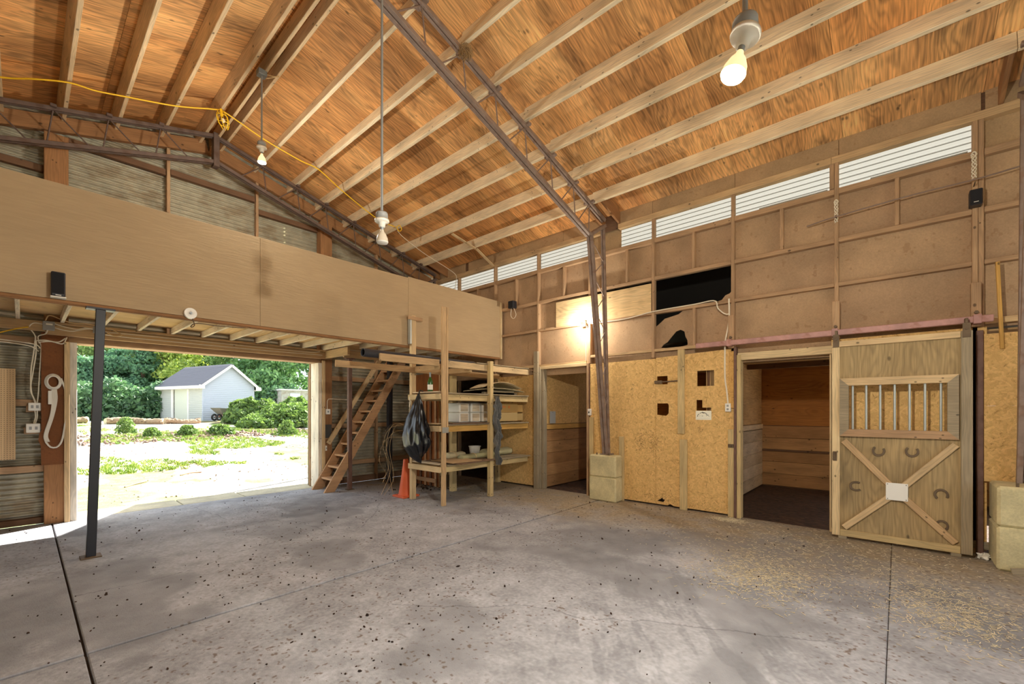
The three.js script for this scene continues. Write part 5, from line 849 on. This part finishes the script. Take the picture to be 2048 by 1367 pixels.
// ---------------------------------------------------------------- litter on the floor
{
  const sliver = new THREE.BoxGeometry(1, 0.12, 0.16), m4 = new THREE.Matrix4(), q = new THREE.Quaternion(), e = new THREE.Euler();
  const gs = () => (rnd() + rnd() + rnd() - 1.5) * 1.15;
  const N = 5200, inst = new THREE.InstancedMesh(sliver, std(0xf0e6d0), N), col = new THREE.Color();
  for (let i = 0; i < N; i++) {
    const k = rnd(); let x, d;
    if (k < 0.34) { x = 4.5 + gs() * 0.55; d = 0.95 + gs() * 0.45; } else if (k < 0.62) { x = 4.65 + gs() * 0.6; d = -0.3 + gs() * 0.40; } else if (k < 0.9) { x = 5.6 + gs() * 0.9; d = 0.5 + gs() * 1.3; } else { x = 6.5 + gs() * 0.12; d = 1.75 + gs() * 0.2; }
    x = Math.min(x, 6.66); const l = rr(0.012, 0.045);
    e.set(rr(-0.15, 0.15), rr(0, 6.28), rr(-0.15, 0.15)); q.setFromEuler(e);
    m4.compose(new THREE.Vector3(x, 0.003 + l * 0.05, -d), q, new THREE.Vector3(l, rr(0.01, 0.02), rr(0.012, 0.03))); inst.setMatrixAt(i, m4);
    const t = rnd(); col.setRGB(lerp(0.6, 1.0, t), lerp(0.57, 0.98, t), lerp(0.46, 0.88, t)); inst.setColorAt(i, col);
  }
  inst.name = 'straw_litter'; inst.userData = { label: 'scattered pale straw and wood shavings in front of the stall door', category: 'straw', kind: 'stuff' }; scene.add(inst);
  const clod = new THREE.IcosahedronGeometry(1, 0), N2 = 900, cl = new THREE.InstancedMesh(clod, std(0x6a5240), N2);
  for (let i = 0; i < N2; i++) {
    let x = rr(-0.4, 6.6), d = rr(0.7, 8.4), s = rr(0.003, 0.009); if (i % 11 === 0) s *= 1.5;
    if (i % 6 === 0) { const c = [[1.4, 4.2], [2.3, 3.3], [1.0, 4.4], [2.6, 5.4], [1.7, 2.6], [5.6, 6.8]][(i / 6) % 6 | 0]; x = c[0] + gs() * 0.6; d = c[1] + gs() * 0.6; }
    if (i > 800) { x = 5.3 + gs() * 0.5; d = 7.0 + gs() * 0.35; s = rr(0.006, 0.02); }
    e.set(rr(0, 6), rr(0, 6), rr(0, 6)); q.setFromEuler(e); m4.compose(new THREE.Vector3(x, s * 0.4, -d), q, new THREE.Vector3(s * rr(0.8, 2), s * 0.7, s)); cl.setMatrixAt(i, m4);
    const t = rnd(); col.setRGB(lerp(0.10, 0.35, t), lerp(0.07, 0.24, t), lerp(0.05, 0.16, t)); cl.setColorAt(i, col);
  }
  cl.name = 'soil_crumbs'; cl.userData = { label: 'dark crumbs of soil strewn over the concrete floor', category: 'dirt', kind: 'stuff' }; scene.add(cl);
}

// ================================================================ OUTSIDE
const groundY = (x, d) => -0.07 + 1.0 * clamp((d - 10.5) / 18.5) + 0.10 * (fbm(x * 0.5 + 50, d * 0.5 + 50, 9999, 9999, 6, 3) - 0.5) * sstep(10, 14, d) + 0.16 * Math.exp(-((d - 20 - 0.06 * x) ** 2) / 3) * fbm(x * 1.1 + 90, d * 1.1, 9999, 9999, 16, 3);
{
  const g = structure('ground', 'sunlit gravel yard with thin grass outside the barn', 'ground');
  const patch = (name, x0, x1, d0, d1, nx, nd, y) => {
    const pos = [], uv = [], idx = [];
    for (let a = 0; a <= nx; a++) for (let b = 0; b <= nd; b++) { const x = lerp(x0, x1, a / nx), d = lerp(d0, d1, b / nd); pos.push(x, y(x, d), -d); uv.push(x, d); }
    for (let a = 0; a < nx; a++) for (let b = 0; b < nd; b++) { const k = a * (nd + 1) + b; idx.push(k, k + nd + 2, k + 1, k, k + nd + 1, k + nd + 2); }
    const ge = new THREE.BufferGeometry(); ge.setAttribute('position', new THREE.Float32BufferAttribute(pos, 3)); ge.setAttribute('uv', new THREE.Float32BufferAttribute(uv, 2)); ge.setIndex(idx); ge.computeVertexNormals(); add(g, name, ge, M.yard);
  };
  patch('front_yard', -6, 20, 9.0, 32, 110, 100, groundY); patch('far_yard', -40, 60, 31.9, 90, 20, 12, (x, d) => 0.93 + 0.02 * (d - 32)); patch('side_yard', -40, -5.9, 9.0, 32, 20, 20, groundY); patch('side_yard', 19.9, 60, 9.0, 32, 20, 20, groundY);
  const flat = () => -0.08; patch('barn_surround', -40, -2.6, -60, 9.05, 4, 4, flat); patch('barn_surround', 10.15, 60, -60, 9.05, 4, 4, flat); patch('barn_surround', -2.7, 10.2, -60, -5.3, 4, 4, flat);
}
// unseen roof right of the big door, added and shaped to shade the doorway
{
  const p = structure('added_shade_roof', 'unseen sloping roof added outside the barn to shade the ground at the big doorway', 'roof');
  beam(p, 'roofing', M.roofing, [8.5, 4.29, 8.74], [8.5, 3.0, 10.95], 6.8, 0.04, [0, 0.86, 0.5]);
  for (const x of [5.5, 8.5, 11.5]) bx(p, 'added_roof_post', M.oldwood, x, x + 0.1, -0.05, 3.05, 10.75, 10.85); bx(p, 'added_roof_beam', M.oldwood, 5.2, 11.8, 2.86, 2.98, 10.75, 10.85);
}
// shed
{
  const s = thing('garden_shed', 'grey-blue clapboard shed with shingled gable roof standing in the yard', 'shed');
  s.position.set(6.69, 0.90, -29.07); s.rotation.y = Math.asin(0.276);
  const W = 2.95, L = 4.25, E = 2.10, Pk = 3.25; const sideShadeM = std(0xb9c0cf), side2 = std(0xc3c6c0), trim = std(0xf0eee8), sh = std(0x6e6c74);  // siding colours carry bluish sky shade on gables, greenish bounced light on door side
  const lap = (name, mat, fn, h, top) => { const list = []; for (let y = 0; y < h; y += 0.11) { const q = fn(y); if (!q) continue; list.push(q); } return add(s, name, merge(list), mat); };
  lap('siding', sideShadeM, (y) => { const half = y < E ? W / 2 : W / 2 * (Pk - y) / (Pk - E); if (half < 0.05) return null; const g = new THREE.BoxGeometry(half * 2, 0.112, 0.02); g.rotateX(-0.12); g.translate(W / 2, y + 0.055, 0.005); return g; }, Pk - 0.05);
  lap('siding', sideShadeM, (y) => { const half = y < E ? W / 2 : W / 2 * (Pk - y) / (Pk - E); if (half < 0.05) return null; const g = new THREE.BoxGeometry(half * 2, 0.112, 0.02); g.translate(W / 2, y + 0.055, -L); return g; }, Pk - 0.05);
  for (const [z0, z1] of [[-0.02, -1.28], [-3.05, -L]]) lap('siding', side2, (y) => { const g = new THREE.BoxGeometry(0.02, 0.112, Math.abs(z1 - z0)); g.rotateZ(-0.12); g.translate(-0.005, y + 0.055, (z0 + z1) / 2); return g; }, E);
  lap('siding', sideShadeM, (y) => { const g = new THREE.BoxGeometry(0.02, 0.112, L); g.translate(W, y + 0.055, -L / 2); return g; }, E);
  const lb = (name, mat, x0, x1, y0, y1, z0, z1) => { const m = add(s, name, boxGeo(Math.abs(x1 - x0), Math.abs(y1 - y0), Math.abs(z1 - z0), 0.004), mat); m.position.set((x0 + x1) / 2, (y0 + y1) / 2, (z0 + z1) / 2); return m; };
  lb('door', std(0xd8dccb), -0.01, 0.02, 0.05, E - 0.1, -1.5, -2.75); lb('door_trim', trim, -0.05, 0.02, 0, E, -1.28, -1.42); lb('door_trim', trim, -0.05, 0.02, 0, E, -2.85, -3.05); lb('door_trim', trim, -0.04, 0.02, E - 0.1, E, -1.42, -2.85); lb('corner_board', sideShadeM, -0.02, 0.05, 0, E, -0.03, 0.03); lb('corner_board', sideShadeM, W - 0.05, W + 0.02, 0, E, -0.03, 0.03);
  lb('ramp', M.greywood, -1.1, -0.02, 0.0, 0.06, -1.4, -2.8).rotation.z = 0.06; lb('sill', M.greywood, 0, W, -0.12, 0.02, -0.02, -L); lb('hook', M.white, W * 0.62, W * 0.62 + 0.05, 0.85, 1.05, 0.02, 0.05); lb('chain', M.iron, W * 0.62 + 0.01, W * 0.62 + 0.03, 0.05, 0.85, 0.02, 0.03);
  const ang = Math.atan2(Pk - E, W / 2), OH = 0.30, slope = (W / 2 + OH) / Math.cos(ang);
  for (const k of [-1, 1]) {
    const list = []; for (let i = 0; i < 14; i++) { const a = slope * i / 14; const g = new THREE.BoxGeometry(slope / 14 + 0.02, 0.018, L + 0.5); g.rotateZ(0.05); g.translate(a + slope / 28, 0.03, 0); if (k < 0) { g.rotateZ(-ang); g.rotateY(Math.PI); } else g.rotateZ(-ang); g.translate(W / 2, Pk + 0.06, -L / 2); list.push(g); } add(s, 'shingles', merge(list), sh);
    const r = boxGeo(slope, 0.13, 0.04, 0.004); const m = add(s, 'rake_board', r, trim); m.position.set(W / 2 + k * slope / 2 * Math.cos(ang), Pk + 0.0 - slope / 2 * Math.sin(ang), 0.24); m.rotation.z = -k * ang; const m2 = add(s, 'rake_board', r, trim); m2.position.set(m.position.x, m.position.y, -L - 0.24); m2.rotation.z = -k * ang;
    lb('fascia', trim, k < 0 ? -OH - 0.03 : W + OH - 0.01, k < 0 ? -OH + 0.01 : W + OH + 0.03, E - 0.26, E - 0.10, 0.25, -L - 0.25); lb('soffit', trim, k < 0 ? -OH : W, k < 0 ? 0 : W + OH, E - 0.27, E - 0.25, 0.25, -L - 0.25);
    lb('eave_return', trim, k < 0 ? -OH : W, k < 0 ? -0.02 : W + OH, E - 0.26, E - 0.06, 0.20, 0.25);
  }
}
// wheelbarrow in front of the shed
{
  const w = thing('wheelbarrow', 'grey steel wheelbarrow with orange handles parked by the shed', 'wheelbarrow');
  w.position.set(7.55, 0.93, -28.55); w.rotation.y = 0.5;
  const tray = new THREE.BufferGeometry(), T = [[-0.55, 0.72, 0.32], [0.45, 0.66, 0.30], [0.45, 0.66, -0.30], [-0.55, 0.72, -0.32], [-0.2, 0.36, 0.2], [0.32, 0.42, 0.2], [0.32, 0.42, -0.2], [-0.2, 0.36, -0.2]], q = [[0, 1, 5, 4], [1, 2, 6, 5], [2, 3, 7, 6], [3, 0, 4, 7], [4, 5, 6, 7]], pp = [];
  for (const f of q) for (const k of [0, 1, 2, 0, 2, 3]) pp.push(...T[f[k]]); tray.setAttribute('position', new THREE.Float32BufferAttribute(pp, 3)); tray.computeVertexNormals(); add(w, 'tray', tray, std(0x8a867c, { roughness: 0.6 }));
  const rodL = (name, mat, a, b, r) => add(w, name, rodGeo([a[0], a[1], -a[2]], [b[0], b[1], -b[2]], r, 8), mat);
  for (const z of [-0.22, 0.22]) { rodL('handle', std(0xd06a48), [-0.4, 0.24, z * 0.5], [0.95, 0.55, z * 1.2], 0.022); rodL('leg', M.iron, [0.25, 0.4, z], [0.42, 0.0, z], 0.016); rodL('strut', M.iron, [-0.2, 0.36, z * 0.6], [-0.45, 0.2, z * 0.5], 0.014); }
  for (const z of [-0.16, 0.16]) { const t = add(w, 'wheel', new THREE.TorusGeometry(0.15, 0.05, 8, 20), std(0x2e2e2e)); t.position.set(-0.42, 0.2, z); rodL('axle', M.iron, [-0.42, 0.2, z - 0.05], [-0.42, 0.2, z + 0.05], 0.03); }
}
// white outbuildings half hidden at both sides
{ const t = thing('white_outbuilding', 'white building corner with gutter just right of the left door jamb', 'building'); bx(t, 'wall', std(0xdfe8f0), -4, 1.75, 0.9, 1.95, 36.6, 40); bx(t, 'upper_wall', std(0xf4f6f8), -4, 2.0, 2.0, 2.75, 36.3, 40.2); bx(t, 'gutter', M.white, -4, 2.2, 1.92, 2.0, 36.15, 36.35); rod(t, 'downpipe', M.white, [2.15, 1.95, 36.3], [1.82, 1.6, 36.5], 0.05, 8); rod(t, 'downpipe', M.white, [1.80, 1.62, 36.5], [1.80, 0.95, 36.5], 0.05, 8); }
{ const t = thing('storage_trailer', 'white box trailer overgrown by bushes behind the shed', 'trailer'); bx(t, 'box', std(0xe4e8ea, { map: tinTex }), 12.3, 17.5, 1.1, 2.95, 33.0, 35.4); bx(t, 'roof', std(0xc8c8c4), 12.2, 17.6, 2.95, 3.05, 32.9, 35.5); bx(t, 'door_panel', std(0xcfd8de), 12.9, 13.6, 1.3, 2.75, 32.96, 33.0); bx(t, 'wheel_skirt', M.darkwood, 12.6, 17.2, 0.9, 1.1, 33.1, 35.2); bx(t, 'window', std(0x9aa4aa, { roughness: 0.3 }), 14.2, 15.0, 2.2, 2.7, 32.97, 33.0); }
// logs in front of the shed
[[2.6, 27.6, 4.6, 27.3, 0.16, 'long weathered log lying on the grass in front of the shed door'], [4.7, 27.3, 6.2, 27.6, 0.14, 'crooked shorter log lying between the long log and the shed corner'], [0.9, 28.6, 2.0, 28.4, 0.15, 'log behind the black post at the edge of the yard']].forEach(([x0, d0, x1, d1, r, label], i) => {
  const t = thing('log', label, 'log', 'logs by the shed'); const pts = Array.from({ length: 7 }, (_, k) => { const u = k / 6, x = lerp(x0, x1, u), d = lerp(d0, d1, u); return [x, groundY(x, d) + r * 0.8 + 0.04 * Math.sin(u * 6 + i), d + 0.08 * Math.sin(u * 5 + i)]; });
  const g = tubeGeo(pts, r, 30, 10), p = g.attributes.position; for (let k = 0; k < p.count; k++) { const n = 0.05 * (hash(k, 3, i) - 0.5); p.setXYZ(k, p.getX(k) + n, p.getY(k) + n, p.getZ(k) + n); } g.computeVertexNormals(); add(t, 'bark', g, std(0xa08a74, { map: lumberTex }));
  for (const k of [0, 6]) { const c = add(t, 'cut_end', new THREE.CircleGeometry(r, 12), std(0xd8c8a8)); c.position.set(pts[k][0], pts[k][1], -pts[k][2] + 0.02); c.rotation.y = k ? 0.9 : -0.9; }
});
// foliage: clumps of leaf quads round branch tips
function leaves(n, place, size, colA, colB) {
  const pos = new Float32Array(n * 18), col = new Float32Array(n * 18), a = new THREE.Vector3(), b = new THREE.Vector3(), c = new THREE.Vector3();
  for (let i = 0; i < n; i++) {
    const p = place(i), s = size * rr(0.6, 1.3); a.set(rr(-1, 1), rr(-1, 1), rr(-1, 1)).normalize(); b.set(rr(-1, 1), rr(-0.6, 0.6), rr(-1, 1)).cross(a).normalize();
    a.multiplyScalar(s); b.multiplyScalar(s * 0.55); const t = clamp(rnd() * 0.8 + (p[3] ?? 0.1));
    const v = [[p[0] - a.x, p[1] - a.y, -p[2] - a.z], [p[0] + b.x, p[1] + b.y, -p[2] + b.z], [p[0] + a.x, p[1] + a.y, -p[2] + a.z], [p[0] - b.x, p[1] - b.y, -p[2] - b.z]];
    [0, 1, 2, 0, 2, 3].forEach((k, j) => { pos.set(v[k], i * 18 + j * 3); col.set([lerp(colA[0], colB[0], t), lerp(colA[1], colB[1], t), lerp(colA[2], colB[2], t)], i * 18 + j * 3); });
  }
  const g = new THREE.BufferGeometry(); g.setAttribute('position', new THREE.BufferAttribute(pos, 3)); g.setAttribute('color', new THREE.BufferAttribute(col, 3)); g.computeVertexNormals(); return g;
}
const leafMat = new THREE.MeshPhysicalMaterial({ color: 0xffffff, vertexColors: true, roughness: 0.9, transmission: 0.35, thickness: 0 });
const barkMat = std(0x6e5c4a, { map: lumberTex });
function tree(label, x, d, h, r, kind, n) {
  const t = thing('tree', label, 'tree', 'trees behind the yard'), gy = 0.93 + 0.02 * Math.max(0, d - 32);
  const tips = []; for (let k = 0; k < 46; k++) { const u = Math.pow(rnd(), 0.8), a = rr(0, 6.283), y = kind === 1 ? lerp(0.3, h, u) : lerp(0.4, h, u); const R = kind === 1 ? r * (1 - 0.8 * u) : r * Math.sqrt(Math.max(0.15, 1 - Math.pow((u - 0.45) / 0.62, 2))); const q = Math.sqrt(rnd()); tips.push([x + R * q * Math.cos(a), gy + y, d + R * q * Math.sin(a)]); }
  const pal = [[[0.08, 0.18, 0.06], [0.38, 0.52, 0.16]], [[0.05, 0.16, 0.09], [0.18, 0.36, 0.16]], [[0.16, 0.28, 0.04], [0.56, 0.64, 0.12]], [[0.05, 0.16, 0.05], [0.26, 0.46, 0.14]]][kind];
  const cl = kind === 1 ? 0.6 : 0.85;
  add(t, 'foliage', leaves(n, () => { const q = tips[Math.floor(rnd() * tips.length)], g = () => (rnd() + rnd() - 1) * cl; return [q[0] + g() * 1.3, Math.max(gy + 0.05, q[1] + g() * 0.7), q[2] + g() * 1.3]; }, kind === 1 ? 0.15 : 0.17, ...pal), leafMat).userData.kind = 'stuff';
  const tr = tubeGeo([[x, gy - 0.2, d], [x + 0.1, gy + h * 0.3, d], [x - 0.05, gy + h * 0.85, d]], 0.14, 10, 7); add(t, 'trunk', tr, barkMat);
  for (let k = 0; k < 7; k++) { const q = tips[k * 3]; const y0 = gy + Math.max(0.6, (q[1] - gy) * 0.6); add(t, 'branch', rodGeo([x, y0, d], q, 0.035, 5), barkMat); }
}
[[168, 35, 4.2, 2.6, 1, 6500, 'low dark conifer right beside the left door jamb'], [222, 36, 4.4, 2.6, 1, 6500, 'broad low conifer just right of the black post'], [265, 38, 4.6, 2.8, 1, 6500, 'broad dark conifer halfway between the black post and the shed'], [150, 41, 9, 3.0, 0, 4200, 'pale airy tree by the left door jamb with sky showing through'], [205, 47, 10, 3.2, 0, 4200, 'light green tree directly behind the black post'], [188, 36, 4.5, 2.4, 1, 5200, 'dark low conifer behind the black post'], [250, 45, 9, 3.0, 0, 4800, 'bluish broadleaf tree with sky gaps right of the black post'], [240, 37, 5.2, 2.4, 1, 6000, 'dark conifer right of the black post'], [285, 36, 5.6, 2.4, 1, 6000, 'dense dark conifer left of the shed'], [300, 46, 10, 3.2, 0, 4800, 'tall broadleaf tree rising behind the conifers left of the shed'], [340, 37, 7.5, 2.6, 2, 6500, 'bright yellow-green tree behind the shed roof'], [322, 40, 6, 2.4, 3, 6000, 'mid green tree against the left end of the shed'], [395, 42, 9, 3.0, 3, 6000, 'dark green tree above the shed roof slope'], [440, 44, 9, 3.0, 1, 6000, 'shadowy tree right behind the shed peak'], [485, 40, 8, 2.6, 0, 5600, 'sun-flecked pale tree right of the shed peak'], [530, 39, 8.5, 2.6, 3, 7000, 'leafy green tree between the shed and the trailer'], [575, 42, 9, 3.0, 3, 8000, 'dense vine-covered green tree behind the trailer'], [620, 38, 8.5, 2.8, 3, 8000, 'dense green tree at the right door jamb'], [520, 33, 3.2, 1.5, 3, 3600, 'low leafy shrub tree beside the right shed wall']].forEach(([px, dep, h, r, kind, n, label]) => {
  const a = (px - 1024) / FOCAL, yaw = Math.atan2(979, FOCAL), s = Math.sin(yaw), c = Math.cos(yaw); tree(label, dep * (s + a * c), dep * (c - a * s), h, r, kind, n);
});
function bush(name, label, x, d, rx, h, n, pal, group) {
  const t = thing(name, label, 'bush', group), gy = groundY(x, d);
  add(t, 'foliage', leaves(n, () => { const a = rr(0, 6.283), u = rnd(), q = Math.sqrt(rnd()) * Math.sqrt(1 - u * u * 0.9), R = rx * q; const bump = 0.55 + 0.9 * fbm(R * Math.cos(a) * 2 + 40, R * Math.sin(a) * 2 + 40, 999, 999, Math.round(x * 10), 2); return [x + R * Math.cos(a), gy + 0.03 + h * u * bump, d + R * Math.sin(a), 0.25 * u]; }, Math.min(0.15, rx * 0.16), ...pal), leafMat).userData.kind = 'stuff';
  for (let k = 0; k < 5; k++) { const a = k * 1.26; add(t, 'stem', rodGeo([x + 0.05 * Math.cos(a), gy - 0.03, d + 0.05 * Math.sin(a)], [x + rx * 0.5 * Math.cos(a), gy + h * 0.7, d + rx * 0.5 * Math.sin(a)], 0.008, 5), barkMat); }
}
const lush = [[0.04, 0.11, 0.02], [0.24, 0.36, 0.07]];
{ const m = new THREE.Mesh(leaves(14000, () => { const x = rr(0.5, 19), d = 33 + 0.12 * x + rr(-0.8, 1.4); return [x, 0.95 + 1.9 * rnd() * (0.5 + fbm(x * 0.9 + 9, 3, 999, 999, 5, 2)), d]; }, 0.16, [0.03, 0.10, 0.05], [0.14, 0.28, 0.10]), leafMat); m.name = 'undergrowth'; m.userData = { label: 'dark tangled undergrowth along the foot of the trees', category: 'undergrowth', kind: 'stuff' }; scene.add(m); }
bush('bush', 'wide wild bush in front of the trailer at the right jamb', 9.4, 24.6, 1.7, 1.0, 6000, lush, 'wild bushes'); bush('bush', 'sprawling green bush at the right corner of the shed', 8.6, 27.0, 1.5, 1.1, 5000, lush, 'wild bushes'); bush('bush', 'tall leafy bush hiding the lower half of the trailer', 12.2, 29.5, 1.9, 1.15, 6000, lush, 'wild bushes'); bush('bush', 'low weedy bush spreading before the wheelbarrow bush', 7.9, 24.0, 1.0, 0.55, 2600, lush, 'wild bushes');
[[2.65, 22.3, 0.33, 0.5, 'small round shrub on the bank just right of the black post'], [3.15, 20.4, 0.28, 0.35, 'low tuft shrub on the bank below the shed door'], [4.2, 20.3, 0.32, 0.42, 'small round shrub on the bank below the log'], [5.3, 20.3, 0.5, 0.35, 'flat green shrub on the bank under the wheelbarrow'], [7.55, 19.6, 0.4, 0.55, 'bright round shrub on the bank near the right jamb']].forEach(([x, d, r, h, label]) => bush('garden_shrub', label, x, d, r, h, 700, lush, 'small shrubs on the bank'));
// thin grass and weeds of the yard
{
  const blade = new THREE.BufferGeometry(); const bp = []; for (let k = 0; k < 7; k++) { const a = k * 0.9, r = 0.6; bp.push(Math.cos(a) * 0.1, 0, Math.sin(a) * 0.1, Math.cos(a + 0.5) * 0.25, 0, Math.sin(a + 0.5) * 0.25, Math.cos(a) * r, 1, Math.sin(a) * r); } blade.setAttribute('position', new THREE.Float32BufferAttribute(bp, 3)); blade.computeVertexNormals();
  const N = 8000, g = new THREE.InstancedMesh(blade, std(0xffffff, { roughness: 1 }), N), m4 = new THREE.Matrix4(), q = new THREE.Quaternion(), col = new THREE.Color(); let i = 0, guard = 0;
  while (i < N && guard++ < 90000) { const d = rr(13.2, 29), x = rr(-1, 12), f = fbm(x * 0.7 + 30, d * 0.45 + 30, 9999, 9999, 88, 3); if (f < 0.50 + 0.12 * sstep(23, 26, d)) continue; if (d > 22 && d < 26 && rnd() < 0.85) continue; const s = rr(0.03, 0.10); q.setFromAxisAngle(new THREE.Vector3(0, 1, 0), rr(0, 6.28)); m4.compose(new THREE.Vector3(x, groundY(x, d), -d), q, new THREE.Vector3(s * 1.4, s, s * 1.4)); g.setMatrixAt(i, m4); const t = rnd(); col.setRGB(lerp(0.10, 0.38, t), lerp(0.22, 0.46, t), lerp(0.03, 0.08, t)); g.setColorAt(i, col); i++; }
  g.count = i; g.name = 'yard_grass'; g.userData = { label: 'thin patchy green grass and weeds growing over the yard', category: 'grass', kind: 'stuff' }; scene.add(g);
  const st = new THREE.IcosahedronGeometry(1, 0), N2 = 2200, r = new THREE.InstancedMesh(st, std(0xffffff), N2), e = new THREE.Euler();
  for (let k = 0; k < N2; k++) { const bank = k % 2, x = rr(0.2, 9.5), d = bank ? 20 + 0.06 * x + (rnd() + rnd() - 1) * 1.8 : rr(9.6, 27), s = bank ? rr(0.02, 0.07) : rr(0.008, 0.025); e.set(rr(0, 6), rr(0, 6), rr(0, 6)); q.setFromEuler(e); m4.compose(new THREE.Vector3(x, groundY(x, d) + s * 0.3, -d), q, new THREE.Vector3(s * rr(0.8, 1.8), s * 0.7, s)); r.setMatrixAt(k, m4); const t = rnd(); if (bank) col.setRGB(lerp(0.12, 0.3, t), lerp(0.08, 0.2, t), lerp(0.06, 0.15, t)); else col.setRGB(lerp(0.2, 0.5, t), lerp(0.15, 0.42, t), lerp(0.1, 0.34, t)); r.setColorAt(k, col); }
  r.name = 'mulch_bank'; r.userData = { label: 'brown mulch and soil crumbs along the low bank in the yard', category: 'mulch', kind: 'stuff' }; scene.add(r);
}
[[[1.35, 11.5], [1.75, 11.9], 'thin dry stick on the gravel just right of the black post'], [[2.4, 12.3], [2.85, 12.5], 'dry stick lying on the gravel outside, middle of the doorway']].forEach(([a, b, label]) => { const t = thing('dry_stick', label, 'stick', 'sticks on the gravel'); tube(t, 'stick', M.oldwood, [[a[0], groundY(...a) + 0.015, a[1]], [(a[0] + b[0]) / 2, groundY(...a) + 0.03, (a[1] + b[1]) / 2 + 0.03], [b[0], groundY(...b) + 0.015, b[1]]], 0.014); });

// ---------------------------------------------------------------- put each thing's origin at its base, switch shadows on
scene.updateMatrixWorld(true);
for (const o of [...scene.children]) {
  if (!o.isGroup || o.position.lengthSq() > 0) continue;
  const b = new THREE.Box3().setFromObject(o); if (b.isEmpty()) continue;
  const p = new THREE.Vector3((b.min.x + b.max.x) / 2, b.min.y, (b.min.z + b.max.z) / 2);
  for (const c of o.children) c.position.sub(p); o.position.copy(p);
}
scene.traverse((o) => { if (o.isMesh) { o.castShadow = true; o.receiveShadow = true; } });
renderer.render(scene, camera);
